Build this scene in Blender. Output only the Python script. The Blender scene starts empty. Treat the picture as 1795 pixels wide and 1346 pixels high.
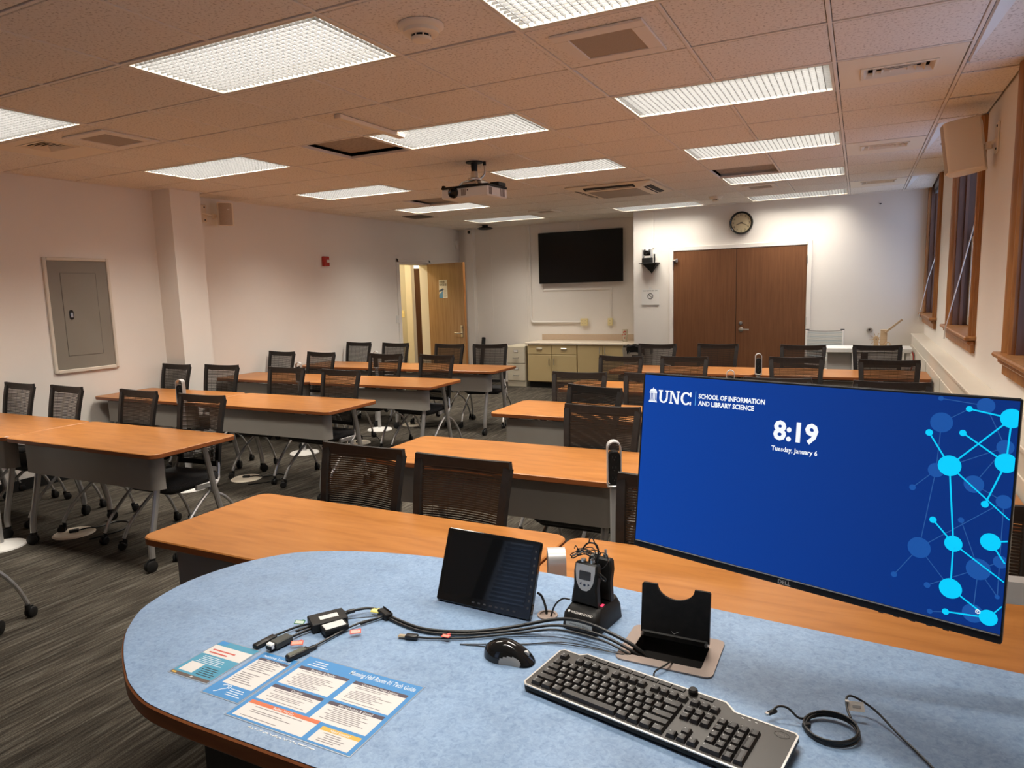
import bpy, math, random
from mathutils import Vector, Matrix, Euler

random.seed(7)
SC = bpy.context.scene
COL = SC.collection
PI = math.pi

# ---------------------------------------------------------------- camera, world, exposure
cam_d = bpy.data.cameras.new('camera')
cam = bpy.data.objects.new('camera', cam_d)
COL.objects.link(cam)
CAM_H = 1.617
R_ = Vector((0.89483353, 0.44548028, -0.02864055))
U_ = Vector((-0.03373714, 0.13146409, 0.99074669))
F_ = Vector((-0.44512332, 0.8855871, -0.13266771))
cam.matrix_world = Matrix(((R_.x, U_.x, -F_.x, 0), (R_.y, U_.y, -F_.y, 0), (R_.z, U_.z, -F_.z, CAM_H), (0, 0, 0, 1)))
cam_d.sensor_fit = 'HORIZONTAL'
cam_d.sensor_width = 36.0
cam_d.lens = 1212.42 / 1795 * 36.0
cam_d.clip_start = 0.05
cam_d.clip_end = 100
SC.camera = cam

SC.view_settings.view_transform = 'Standard'
SC.view_settings.look = 'None'
SC.view_settings.gamma = 1.0
SC.view_settings.use_curve_mapping = False
SC.view_settings.exposure = 0.0

LAMP_W = 46.0            # each ceiling troffer
LAMP_COL = (1.0, 0.935, 0.83)
HALL_W = 70.0
SKY_STRENGTH = 2.6
w = bpy.data.worlds.new('world')
SC.world = w
w.use_nodes = True
bg = w.node_tree.nodes['Background']
bg.inputs[0].default_value = (0.36, 0.47, 0.72, 1)     # overcast early morning sky outside the windows
bg.inputs[1].default_value = SKY_STRENGTH
try:
    SC.cycles.max_bounces = 8
    SC.cycles.diffuse_bounces = 5
    SC.cycles.transparent_max_bounces = 24
    SC.cycles.caustics_reflective = False
    SC.cycles.caustics_refractive = False
    SC.cycles.sample_clamp_indirect = 6.0
except Exception:
    pass

# ---------------------------------------------------------------- helpers
def sm(pts, n=6, closed=False):
    """Catmull-Rom through points"""
    P = [Vector(p) for p in pts]
    out = []
    m = len(P)
    rng = range(m) if closed else range(m - 1)
    for i in rng:
        if closed:
            a, b, c, d = P[(i - 1) % m], P[i], P[(i + 1) % m], P[(i + 2) % m]
        else:
            b, c = P[i], P[i + 1]
            a = P[i - 1] if i > 0 else b * 2 - c
            d = P[i + 2] if i + 2 < m else c * 2 - b
        for k in range(n):
            t = k / n
            out.append(0.5 * ((2 * b) + (c - a) * t + (2 * a - 5 * b + 4 * c - d) * t * t + (3 * b - a - 3 * c + d) * t ** 3))
    if not closed:
        out.append(P[-1])
    return out

def rrect(x0, x1, y0, y1, r, n=4):
    r = min(r, (x1 - x0) / 2 - 1e-5, (y1 - y0) / 2 - 1e-5)
    out = []
    for cx, cy, a0 in ((x1 - r, y1 - r, 0), (x0 + r, y1 - r, 90), (x0 + r, y0 + r, 180), (x1 - r, y0 + r, 270)):
        for k in range(n + 1):
            a = math.radians(a0 + 90 * k / n)
            out.append((cx + r * math.cos(a), cy + r * math.sin(a)))
    return out

def circ(cx, cy, r, n=24, ry=None):
    ry = r if ry is None else ry
    return [(cx + r * math.cos(2 * PI * k / n), cy + ry * math.sin(2 * PI * k / n)) for k in range(n)]

def offs(poly, d):
    """inset a CCW polygon by d"""
    n = len(poly)
    out = []
    for i in range(n):
        a = Vector(poly[i - 1]); b = Vector(poly[i]); c = Vector(poly[(i + 1) % n])
        e1 = (b - a); e2 = (c - b)
        if e1.length < 1e-9: e1 = e2
        if e2.length < 1e-9: e2 = e1
        n1 = Vector((-e1.y, e1.x)).normalized(); n2 = Vector((-e2.y, e2.x)).normalized()
        m = n1 + n2
        if m.length < 1e-6: m = n1
        m = m.normalized()
        k = max(0.35, m.dot(n1))
        out.append((b.x + m.x * d / k, b.y + m.y * d / k))
    return out

class MB:
    def __init__(s):
        s.v = []; s.f = []; s.m = []; s.mi = 0
    def add(s, verts, faces, M=None, mi=None):
        o = len(s.v)
        mi = s.mi if mi is None else mi
        for p in verts:
            p = Vector(p)
            s.v.append(M @ p if M is not None else p)
        for f in faces:
            s.f.append([i + o for i in f]); s.m.append(mi)
        return s
    def box(s, x0, x1, y0, y1, z0, z1, b=0.0, M=None, mi=None):
        x0, x1 = min(x0, x1), max(x0, x1); y0, y1 = min(y0, y1), max(y0, y1); z0, z1 = min(z0, z1), max(z0, z1)
        if b <= 0:
            v = [(x, y, z) for z in (z0, z1) for y in (y0, y1) for x in (x0, x1)]
            f = [(0, 2, 3, 1), (4, 5, 7, 6), (0, 1, 5, 4), (2, 6, 7, 3), (0, 4, 6, 2), (1, 3, 7, 5)]
            return s.add(v, f, M, mi)
        b = min(b, (x1 - x0) / 2.01, (y1 - y0) / 2.01, (z1 - z0) / 2.01)
        pts = []; idx = {}
        for sx in (0, 1):
            for sy in (0, 1):
                for sz in (0, 1):
                    X, Y, Z = (x0, x1)[sx], (y0, y1)[sy], (z0, z1)[sz]
                    dx, dy, dz = (b, -b)[sx], (b, -b)[sy], (b, -b)[sz]
                    for ax, p in (('x', (X, Y + dy, Z + dz)), ('y', (X + dx, Y, Z + dz)), ('z', (X + dx, Y + dy, Z))):
                        idx[(sx, sy, sz, ax)] = len(pts); pts.append(p)
        I = lambda a, c, d, ax: idx[(a, c, d, ax)]
        f = []
        for q in (0, 1):
            a = [I(q, 0, 0, 'x'), I(q, 1, 0, 'x'), I(q, 1, 1, 'x'), I(q, 0, 1, 'x')]; f.append(a if q else a[::-1])
            a = [I(0, q, 0, 'y'), I(0, q, 1, 'y'), I(1, q, 1, 'y'), I(1, q, 0, 'y')]; f.append(a if q else a[::-1])
            a = [I(0, 0, q, 'z'), I(1, 0, q, 'z'), I(1, 1, q, 'z'), I(0, 1, q, 'z')]; f.append(a if q else a[::-1])
        for q in (0, 1):
            for r in (0, 1):
                fl = (q + r) % 2
                a = [I(q, r, 0, 'x'), I(q, r, 1, 'x'), I(q, r, 1, 'y'), I(q, r, 0, 'y')]; f.append(a if fl else a[::-1])
                a = [I(q, 0, r, 'x'), I(q, 1, r, 'x'), I(q, 1, r, 'z'), I(q, 0, r, 'z')]; f.append(a[::-1] if fl else a)
                a = [I(0, q, r, 'y'), I(1, q, r, 'y'), I(1, q, r, 'z'), I(0, q, r, 'z')]; f.append(a if fl else a[::-1])
        for sx in (0, 1):
            for sy in (0, 1):
                for sz in (0, 1):
                    a = [I(sx, sy, sz, 'x'), I(sx, sy, sz, 'y'), I(sx, sy, sz, 'z')]
                    f.append(a if (sx + sy + sz) % 2 else a[::-1])
        return s.add(pts, f, M, mi)
    def prism(s, poly, z0, z1, ch=0.0, M=None, mi=None):
        n = len(poly)
        loops = [(poly, z0), (poly, z1)] if ch <= 0 else [(offs(poly, ch), z0), (poly, z0 + ch), (poly, z1 - ch), (offs(poly, ch), z1)]
        v = [(p[0], p[1], z) for pl, z in loops for p in pl]
        f = [list(range(n))[::-1]]
        for L in range(len(loops) - 1):
            for i in range(n):
                j = (i + 1) % n
                f.append((L * n + i, L * n + j, (L + 1) * n + j, (L + 1) * n + i))
        f.append([(len(loops) - 1) * n + i for i in range(n)])
        return s.add(v, f, M, mi)
    def tube(s, pts, r, seg=8, closed=False, M=None, mi=None, caps=True):
        P = [Vector(p) for p in pts]
        n = len(P)
        T = []
        for i in range(n):
            if closed: t = P[(i + 1) % n] - P[i - 1]
            else: t = P[min(i + 1, n - 1)] - P[max(i - 1, 0)]
            T.append(t.normalized() if t.length > 1e-9 else Vector((0, 0, 1)))
        up = Vector((0, 0, 1)) if abs(T[0].z) < 0.9 else Vector((1, 0, 0))
        nrm = (up - T[0] * up.dot(T[0])).normalized()
        v = []
        for i in range(n):
            nrm = (nrm - T[i] * nrm.dot(T[i]))
            nrm = nrm.normalized() if nrm.length > 1e-6 else T[i].orthogonal().normalized()
            bn = T[i].cross(nrm)
            rr = r[i] if isinstance(r, (list, tuple)) else r
            for k in range(seg):
                a = 2 * PI * k / seg
                v.append(P[i] + (nrm * math.cos(a) + bn * math.sin(a)) * rr)
        f = []
        for i in range(n if closed else n - 1):
            j = (i + 1) % n
            for k in range(seg):
                l = (k + 1) % seg
                f.append((i * seg + k, i * seg + l, j * seg + l, j * seg + k))
        if caps and not closed:
            f.append(list(range(seg))[::-1]); f.append([(n - 1) * seg + k for k in range(seg)])
        return s.add(v, f, M, mi)
    def lathe(s, prof, seg=20, M=None, mi=None):
        """prof: list of (r, z); closes ends when r == 0"""
        v = []; rings = []
        for r, z in prof:
            if r <= 1e-7:
                rings.append([len(v)]); v.append((0, 0, z))
            else:
                rings.append(list(range(len(v), len(v) + seg)))
                for k in range(seg):
                    a = 2 * PI * k / seg
                    v.append((r * math.cos(a), r * math.sin(a), z))
        f = []
        for A, B in zip(rings, rings[1:]):
            for k in range(seg):
                l = (k + 1) % seg
                if len(A) == 1 and len(B) == 1: continue
                if len(A) == 1: f.append((A[0], B[l], B[k]))
                elif len(B) == 1: f.append((A[k], A[l], B[0]))
                else: f.append((A[k], A[l], B[l], B[k]))
        if len(rings[0]) > 1: f.append(rings[0][::-1])
        if len(rings[-1]) > 1: f.append(rings[-1])
        return s.add(v, f, M, mi)
    def quad(s, a, b, c, d, M=None, mi=None):
        return s.add([a, b, c, d], [(0, 1, 2, 3)], M, mi)
    def sweep(s, prof, pts, M=None, mi=None, up=(0, 0, 1)):
        """rectangular-ish closed 2D profile (side, up) swept along pts"""
        P = [Vector(p) for p in pts]; n = len(P); m = len(prof); up = Vector(up); v = []
        for i in range(n):
            t = (P[min(i + 1, n - 1)] - P[max(i - 1, 0)]).normalized()
            sd = t.cross(up).normalized(); u2 = sd.cross(t)
            for a, b in prof: v.append(P[i] + sd * a + u2 * b)
        f = []
        for i in range(n - 1):
            for k in range(m):
                l = (k + 1) % m
                f.append((i * m + k, i * m + l, (i + 1) * m + l, (i + 1) * m + k))
        f.append(list(range(m))[::-1]); f.append([(n - 1) * m + k for k in range(m)])
        return s.add(v, f, M, mi)
    def mesh(s, name, mats, smooth=True, ang=32):
        me = bpy.data.meshes.new(name)
        me.from_pydata([tuple(p) for p in s.v], [], s.f)
        for m in (mats if isinstance(mats, (list, tuple)) else [mats]):
            me.materials.append(m)
        me.polygons.foreach_set('material_index', s.m)
        if smooth:
            me.polygons.foreach_set('use_smooth', [True] * len(s.f))
            me.update()
            me.set_sharp_from_angle(angle=math.radians(ang))
        me.update()
        return me

def ob(name, mb, mats, parent=None, loc=None, rot=None, smooth=True, ang=32):
    me = mb.mesh(name, mats, smooth, ang) if isinstance(mb, MB) else mb
    o = bpy.data.objects.new(name, me)
    COL.objects.link(o)
    if parent is not None: o.parent = parent
    if loc is not None: o.location = loc
    if rot is not None: o.rotation_euler = rot
    return o

def tag(o, label=None, cat=None, group=None, kind=None):
    if label: o['label'] = label
    if cat: o['category'] = cat
    if group: o['group'] = group
    if kind: o['kind'] = kind
    return o

def thing(name, label, cat, loc=(0, 0, 0), rz=0.0, group=None):
    o = bpy.data.objects.new(name, None)
    o.empty_display_size = 0.05
    COL.objects.link(o)
    o.location = loc; o.rotation_euler = (0, 0, rz)
    return tag(o, label, cat, group)

def struct(name, mb, mats, parent=None, **k):
    o = ob(name, mb, mats, parent, **k)
    o['kind'] = 'structure'
    return o

def dup(root, loc=None, rz=None, label=None, parent=None):
    r = root.copy(); COL.objects.link(r)
    if parent is not None: r.parent = parent
    if loc is not None: r.location = loc
    if rz is not None: r.rotation_euler = (0, 0, rz)
    if label: r['label'] = label
    for ch in root.children: dup(ch, parent=r)
    return r

def TM(loc=(0, 0, 0), rx=0, ry=0, rz=0, s=None):
    M = Matrix.Translation(loc) @ Euler((rx, ry, rz)).to_matrix().to_4x4()
    if s is not None: M = M @ Matrix.Diagonal((s[0], s[1], s[2], 1))
    return M

_tc = {}
def text_geo(txt, bold=0.0):
    """flat glyph mesh of a string, unit font size, baseline origin, left aligned: (verts, faces, width)"""
    key = (txt, bold)
    if key not in _tc:
        cu = bpy.data.curves.new('txt', 'FONT'); cu.body = txt; cu.size = 1.0; cu.resolution_u = 2
        cu.offset = bold
        o = bpy.data.objects.new('txt', cu); COL.objects.link(o)
        dg = bpy.context.evaluated_depsgraph_get()
        me = bpy.data.meshes.new_from_object(o.evaluated_get(dg))
        vs = [tuple(v.co) for v in me.vertices]; fs = [tuple(p.vertices) for p in me.polygons]
        bpy.data.objects.remove(o); bpy.data.curves.remove(cu); bpy.data.meshes.remove(me)
        xs = [v[0] for v in vs] or [0, 0]
        _tc[key] = (vs, fs, min(xs), max(xs))
    return _tc[key]

def put_text(mb, txt, M, width=None, height=None, align='L', mi=None, bold=0.0):
    """cap height is about 0.69 em in the built-in font"""
    vs, fs, x0, x1 = text_geo(txt, bold)
    sy = (height / 0.69) if height else 1.0
    sx = (width / (x1 - x0)) if width else sy
    ox = {'L': -x0, 'C': -(x0 + x1) / 2, 'R': -x1}[align]
    mb.add([((v[0] + ox) * sx, v[1] * sy, v[2]) for v in vs], fs, M, mi)

def plate(mb, outer, holes, z0, z1, mi=None):
    import bmesh
    bm = bmesh.new(); loops = []
    for lp in [outer] + holes:
        vs = [bm.verts.new((a, b, z1)) for a, b in lp]
        loops.append(vs)
        for i in range(len(vs)): bm.edges.new((vs[i], vs[(i + 1) % len(vs)]))
    bmesh.ops.triangle_fill(bm, edges=bm.edges[:], use_beauty=True, normal=(0, 0, 1))
    bm.verts.index_update()
    V = [tuple(v.co) for v in bm.verts]; F = []
    for f in bm.faces:
        q = [v.index for v in f.verts]
        F.append(q if f.normal.z > 0 else q[::-1])
    n = len(V)
    V2 = V + [(a, b, z0) for a, b, c in V]
    F2 = F + [[i + n for i in f[::-1]] for f in F]
    o = 0
    for lp in [outer] + holes:
        k = len(lp)
        area = sum(lp[i][0] * lp[(i + 1) % k][1] - lp[(i + 1) % k][0] * lp[i][1] for i in range(k))
        for i in range(k):
            a, b = o + i, o + (i + 1) % k
            F2.append((a, a + n, b + n, b))
        o += k
    bm.free()
    mb.add(V2, F2, None, mi)

# ---------------------------------------------------------------- materials
def mat(name, col, rough=0.5, metal=0.0, emit=None, estr=1.0, spec=None, alpha=None, trans=None, coat=None):
    m = bpy.data.materials.new(name); m.use_nodes = True
    b = m.node_tree.nodes['Principled BSDF']
    b.inputs['Base Color'].default_value = (*col, 1)
    b.inputs['Roughness'].default_value = rough
    b.inputs['Metallic'].default_value = metal
    if spec is not None: b.inputs['Specular IOR Level'].default_value = spec
    if coat is not None: b.inputs['Coat Weight'].default_value = coat
    if emit is not None:
        b.inputs['Emission Color'].default_value = (*emit, 1); b.inputs['Emission Strength'].default_value = estr
    return m

def N(m, t, **k):
    n = m.node_tree.nodes.new(t)
    for a, v in k.items():
        if a in n.inputs: n.inputs[a].default_value = v
        else: setattr(n, a, v)
    return n

def textured(name, stops, scale=(1, 1, 1), noise=4.0, detail=5.0, rough=0.5, bump=0.0, bscale=None, metal=0.0, coord='Object', distort=0.0, roughn=0.55, spec=None, rot=(0, 0, 0)):
    m = mat(name, (0.5, 0.5, 0.5), rough, metal, spec=spec)
    L = m.node_tree.links; b = m.node_tree.nodes['Principled BSDF']
    tc = N(m, 'ShaderNodeTexCoord'); mp = N(m, 'ShaderNodeMapping'); mp.inputs['Scale'].default_value = scale
    mp.inputs['Rotation'].default_value = rot
    nz = N(m, 'ShaderNodeTexNoise'); nz.inputs['Scale'].default_value = noise; nz.inputs['Detail'].default_value = detail
    nz.inputs['Roughness'].default_value = roughn; nz.inputs['Distortion'].default_value = distort
    cr = N(m, 'ShaderNodeValToRGB')
    el = cr.color_ramp.elements
    while len(el) < len(stops): el.new(0.5)
    for e, (p, c) in zip(el, stops): e.position = p; e.color = (*c, 1)
    L.new(tc.outputs[coord], mp.inputs[0]); L.new(mp.outputs[0], nz.inputs[0]); L.new(nz.outputs[0], cr.inputs[0])
    L.new(cr.outputs[0], b.inputs['Base Color'])
    if bump:
        bp = N(m, 'ShaderNodeBump'); bp.inputs['Strength'].default_value = bump; bp.inputs['Distance'].default_value = 0.004
        if bscale:
            nb = N(m, 'ShaderNodeTexNoise'); nb.inputs['Scale'].default_value = bscale; nb.inputs['Detail'].default_value = 3
            L.new(tc.outputs[coord], nb.inputs[0]); L.new(nb.outputs[0], bp.inputs['Height'])
        else: L.new(nz.outputs[0], bp.inputs['Height'])
        L.new(bp.outputs[0], b.inputs['Normal'])
    return m

def mixnoise(m, scale, amount, coord='Object', sc3=(1, 1, 1), lo=(0, 0, 0), detail=4):
    """multiply a second noise over the base colour"""
    L = m.node_tree.links; b = m.node_tree.nodes['Principled BSDF']
    src = b.inputs['Base Color'].links[0].from_socket
    tc = N(m, 'ShaderNodeTexCoord'); mp = N(m, 'ShaderNodeMapping'); mp.inputs['Scale'].default_value = sc3
    nz = N(m, 'ShaderNodeTexNoise'); nz.inputs['Scale'].default_value = scale; nz.inputs['Detail'].default_value = detail
    cr = N(m, 'ShaderNodeValToRGB'); cr.color_ramp.elements[0].position = 0.35; cr.color_ramp.elements[1].position = 0.65
    cr.color_ramp.elements[0].color = (1 - amount, 1 - amount, 1 - amount, 1); cr.color_ramp.elements[1].color = (1 + amount * 0.4,) * 3 + (1,)
    mx = N(m, 'ShaderNodeMix'); mx.data_type = 'RGBA'; mx.blend_type = 'MULTIPLY'; mx.inputs[0].default_value = 1.0
    L.new(tc.outputs[coord], mp.inputs[0]); L.new(mp.outputs[0], nz.inputs[0]); L.new(nz.outputs[0], cr.inputs[0])
    L.new(src, mx.inputs[6]); L.new(cr.outputs[0], mx.inputs[7]); L.new(mx.outputs[2], b.inputs['Base Color'])
    return m

W_PAINT = textured('wall_paint', [(0.3, (0.83, 0.785, 0.725)), (0.7, (0.86, 0.815, 0.755))], noise=1.2, rough=0.62, bump=0.05, bscale=140, spec=0.25)
W_TRIM = textured('cream_paint', [(0.3, (0.70, 0.64, 0.54)), (0.7, (0.74, 0.68, 0.58))], noise=2, rough=0.45)
HALLY = textured('hall_yellow_paint', [(0.3, (0.80, 0.66, 0.34)), (0.7, (0.84, 0.70, 0.37))], noise=2, rough=0.6)
CARPET = textured('streaked_carpet', [(0.28, (0.024, 0.020, 0.016)), (0.45, (0.060, 0.051, 0.040)), (0.56, (0.098, 0.086, 0.068)), (0.72, (0.17, 0.16, 0.138))], scale=(62, 3.6, 1), noise=1.0, detail=8, rough=0.95, bump=0.5, bscale=420, spec=0.1, roughn=0.6)
mixnoise(CARPET, 1.0, 0.32, sc3=(9.0, 1.3, 1)); mixnoise(CARPET, 230, 0.45)
TILE = textured('fissured_ceiling_tile', [(0.34, (0.58, 0.52, 0.46)), (0.44, (0.85, 0.80, 0.735)), (0.7, (0.88, 0.83, 0.765))], scale=(1, 1, 1), noise=75, detail=3, rough=0.9, bump=0.35, spec=0.1)
TBAR = mat('ceiling_bar_paint', (0.84, 0.78, 0.71), 0.5)
TILE2 = textured('shaded_recess_tile', [(0.34, (0.30, 0.25, 0.21)), (0.5, (0.40, 0.34, 0.29))], noise=40, rough=0.9)  # darker tile colour stands in for the shade inside the ceiling recesses
PLENUM = mat('dark_plenum', (0.05, 0.04, 0.035), 0.9)
VENT = mat('cream_metal', (0.86, 0.76, 0.61), 0.45)
SPKGRID = textured('perforated_grille', [(0.4, (0.36, 0.30, 0.24)), (0.6, (0.42, 0.35, 0.28))], noise=300, rough=0.6)
BLACKSLOT = mat('dark_slot', (0.012, 0.010, 0.009), 0.7)
LOUVER = mat('louver_grey', (0.14, 0.14, 0.14), 0.4)
LENS = mat('lamp_lens', (0.9, 0.9, 0.9), 0.5, emit=(1.0, 0.97, 0.92), estr=1.5)
TABLE = textured('cherry_laminate', [(0.30, (0.285, 0.105, 0.024)), (0.5, (0.355, 0.138, 0.033)), (0.72, (0.40, 0.165, 0.044))], scale=(1.6, 11, 11), noise=2.2, detail=7, rough=0.36, spec=0.4, distort=0.5)
TEDGE = textured('cherry_edge', [(0.3, (0.20, 0.055, 0.013)), (0.7, (0.26, 0.08, 0.022))], scale=(1.5, 9, 9), noise=3, rough=0.4)
PANELG = textured('grey_modesty_metal', [(0.3, (0.285, 0.265, 0.235)), (0.7, (0.31, 0.29, 0.26))], noise=4, rough=0.5)
SILVER = mat('silver_leg', (0.52, 0.51, 0.50), 0.32, 0.75)
SILVERP = mat('silver_paint', (0.58, 0.57, 0.56), 0.35, 0.4)
BLACKP = textured('black_plastic', [(0.3, (0.010, 0.010, 0.010)), (0.7, (0.018, 0.017, 0.016))], noise=60, rough=0.45, spec=0.25)
CHAIRFR = textured('chair_frame_black', [(0.3, (0.013, 0.012, 0.011)), (0.7, (0.021, 0.019, 0.018))], noise=40, rough=0.5, spec=0.3)
MESHM = mat('chair_mesh_black', (0.016, 0.014, 0.012), 0.5)
SEATM = textured('chair_seat_fabric', [(0.4, (0.010, 0.010, 0.012)), (0.6, (0.045, 0.043, 0.042))], noise=260, detail=2, rough=0.9, bump=0.3)
DESKB = textured('blue_mottled_laminate', [(0.30, (0.135, 0.22, 0.365)), (0.45, (0.205, 0.308, 0.472)), (0.6, (0.262, 0.375, 0.54)), (0.75, (0.325, 0.435, 0.59))], noise=80, detail=9, rough=0.36, roughn=0.75, spec=0.4, distort=0.8)
mixnoise(DESKB, 9, 0.10)
DESKE = textured('desk_wood_edge', [(0.3, (0.20, 0.060, 0.018)), (0.7, (0.32, 0.11, 0.035))], scale=(1, 1, 8), noise=7, rough=0.35)
DOORB = textured('brown_door_veneer', [(0.28, (0.140, 0.056, 0.023)), (0.5, (0.172, 0.072, 0.030)), (0.72, (0.20, 0.086, 0.037))], scale=(30, 30, 1.3), noise=1.7, detail=7, rough=0.38, distort=0.4)
DOORT = textured('oak_door_veneer', [(0.28, (0.25, 0.135, 0.062)), (0.5, (0.335, 0.195, 0.098)), (0.72, (0.39, 0.235, 0.125))], scale=(20, 20, 1.0), noise=1.7, detail=7, rough=0.42, distort=0.4)
OAK = textured('golden_oak_trim', [(0.28, (0.22, 0.085, 0.024)), (0.5, (0.36, 0.15, 0.042)), (0.72, (0.46, 0.21, 0.065))], scale=(14, 14, 1.2), noise=2.2, detail=7, rough=0.4)
OAKD = textured('dark_oak_jamb', [(0.28, (0.115, 0.055, 0.035)), (0.72, (0.18, 0.09, 0.06))], scale=(14, 14, 1.2), noise=2.2, detail=7, rough=0.5)
SASH = mat('painted_sash', (0.62, 0.60, 0.52), 0.5)
def glass_mat():
    m = bpy.data.materials.new('window_glass'); m.use_nodes = True
    nt = m.node_tree; nt.nodes.clear()
    o = nt.nodes.new('ShaderNodeOutputMaterial'); t = nt.nodes.new('ShaderNodeBsdfTransparent'); g = nt.nodes.new('ShaderNodeBsdfGlossy')
    g.inputs['Roughness'].default_value = 0.02
    mx = nt.nodes.new('ShaderNodeMixShader')
    mx.inputs[0].default_value = 0.06; nt.links.new(t.outputs[0], mx.inputs[1]); nt.links.new(g.outputs[0], mx.inputs[2]); nt.links.new(mx.outputs[0], o.inputs[0])
    return m
GLASS = glass_mat()
PGREY = textured('grey_panel_enamel', [(0.3, (0.245, 0.225, 0.185)), (0.7, (0.265, 0.245, 0.205))], noise=3, rough=0.42)
CABY = textured('tan_cabinet_enamel', [(0.3, (0.57, 0.44, 0.22)), (0.7, (0.60, 0.47, 0.24))], noise=2, rough=0.45)
CABC = textured('cream_filing_enamel', [(0.3, (0.66, 0.60, 0.46)), (0.7, (0.69, 0.63, 0.49))], noise=2, rough=0.45)
COUNT = textured('speckled_counter', [(0.3, (0.72, 0.62, 0.49)), (0.7, (0.80, 0.70, 0.57))], noise=120, rough=0.4)
CHROME = mat('brushed_metal', (0.62, 0.60, 0.56), 0.28, 1.0)
WHITEP = mat('white_plastic', (0.78, 0.76, 0.72), 0.4)
IVORY = mat('ivory_plastic', (0.80, 0.68, 0.36), 0.4)
PAPER = mat('white_paper', (0.82, 0.80, 0.76), 0.7)
INK = mat('black_ink', (0.02, 0.02, 0.02), 0.6)
REDP = mat('red_plastic', (0.42, 0.03, 0.02), 0.4)
SCREENOFF = mat('dark_screen_glass', (0.004, 0.004, 0.004), 0.25, spec=0.25)
TAUPE = mat('taupe_metal', (0.36, 0.29, 0.255), 0.35, 0.6)
RUBBER = mat('cable_rubber', (0.014, 0.014, 0.014), 0.4)
GLOSSB = mat('gloss_black', (0.008, 0.008, 0.008), 0.08)
# ---------------------------------------------------------------- room shell
ZC = 2.743
XL, XR, YB, YT, YF = -6.55, 0.76, 10.35, 11.05, -2.5
gx = lambda i: i * 0.61 - 1.987
gy = lambda j: j * 0.61 + 2.9077
WIN = [(9.0, 10.2), (6.13, 7.42), (3.23, 4.52)]      # clear openings along the window wall

m = MB(); m.box(-9.2, XR + 0.3, YF - 0.3, 14.2, -0.1, 0.0)
floor = struct('floor', m, CARPET, smooth=False)

m = MB()
m.box(XL - 0.15, XL, YF, 9.13, 0, 2.9); m.box(XL - 0.15, XL, 10.0, YT + 0.15, 0, 2.9); m.box(XL - 0.15, XL, 9.13, 10.0, 2.125, 2.9)
wall_left = struct('wall_left', m, W_PAINT, smooth=False)
m = MB(); m.box(XL, -6.27, 4.9, 5.26, 0, 2.83); struct('wall_column', m, W_PAINT, smooth=False)
m = MB(); m.box(-3.08, XR + 0.3, YB, YB + 0.15, 0, 2.9); wall_back = struct('wall_back', m, W_PAINT, smooth=False)
m = MB(); m.box(-3.08, -2.95, YB + 0.151, YT + 0.15, 0, 2.9); struct('wall_return', m, W_PAINT, smooth=False)
m = MB(); m.box(XL, -3.081, YT, YT + 0.15, 0, 2.9); wall_rec = struct('wall_back_left', m, W_PAINT, smooth=False)
m = MB(); m.box(-6.36, -6.21, YT - 0.11, YT - 0.0005, 0, 2.742); struct('trim_1', m, W_PAINT, smooth=False)
for k, (x, z0) in enumerate(((-5.9, 0.0), (-5.21, 0.0), (-4.92, 2.62), (-4.24, 2.62))):
    m = MB(); m.box(x - 0.012, x + 0.012, YT - 0.007, YT - 0.0002, z0 + 0.001, 2.742, 0.002)
    ob('panel_strip', m, W_PAINT, wall_rec)

m = MB(); m.box(XR, XR + 0.3, YF, YB - 0.001, 0, 1.19)
prev = YF
for a, b in sorted(WIN):
    m.box(XR, XR + 0.3, prev, a, 1.19, 2.8); prev = b
m.box(XR, XR + 0.3, prev, YB - 0.001, 1.19, 2.8); m.box(XR, XR + 0.3, YF, YB - 0.001, 2.8, 2.9)
struct('wall_right', m, W_PAINT, smooth=False)
# low boxed-in ledge under the windows
m = MB(); m.box(0.625, XR - 0.0005, YF + 0.001, YB - 0.001, 0.001, 0.905); m.box(0.612, XR - 0.0005, YF + 0.001, YB - 0.001, 0.905, 0.93, 0.004)
led = struct('trim_2', m, W_TRIM, smooth=False)
for k in range(9):
    m = MB(); y = -1.6 + k * 1.38; m.box(0.619, 0.6252, y, y + 1.30, 0.12, 0.80, 0.004); ob('ledge_panel', m, W_TRIM, led)
m = MB(); m.box(XL, XL + 0.012, YF, 4.899, 0.0, 0.1); m.box(XL, XL + 0.012, 5.261, 9.12, 0, 0.1); struct('baseboard_left', m, BLACKP, smooth=False)
m = MB(); m.box(-0.57, 0.61, YB - 0.012, YB - 0.0003, 0.001, 0.1); struct('baseboard_back', m, BLACKP, smooth=False)

# wall behind the camera with a blind-covered window (mirrored in the touch panel)
m = MB(); m.box(XL, -3.35, YF - 0.15, YF, 0, 2.9); m.box(-1.75, XR + 0.3, YF - 0.15, YF, 0, 2.9); m.box(-3.35, -1.75, YF - 0.15, YF, 0, 0.95); m.box(-3.35, -1.75, YF - 0.15, YF, 2.7, 2.9)
struct('wall_front', m, W_PAINT, smooth=False)
m = MB()
for a, b, c, d in ((-3.47, -3.35, 0.9, 2.74), (-1.75, -1.63, 0.9, 2.74), (-3.47, -1.63, 0.85, 0.95), (-3.47, -1.63, 2.66, 2.742)):
    m.box(a, b, YF, YF + 0.03, c, d, 0.004)
w4 = struct('window_4', m, OAKD)
m = MB(); m.box(-3.35, -1.75, YF - 0.13, YF - 0.12, 0.95, 2.7); ob('pane', m, GLASS, w4, smooth=False)
slat = MB(); slat.box(-0.79, 0.79, -0.022, 0.022, -0.001, 0.001)
slat_me = slat.mesh('blind_slat', mat('blind_aluminium', (0.55, 0.6, 0.66), 0.35, 0.3), False)
for k in range(42):
    ob('blind_slat', slat_me, None, w4, (-2.55, YF - 0.05, 0.98 + k * 0.0405), (math.radians(28 + 6 * math.sin(k * 1.7) * (k < 9)), 0, 0))

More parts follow.
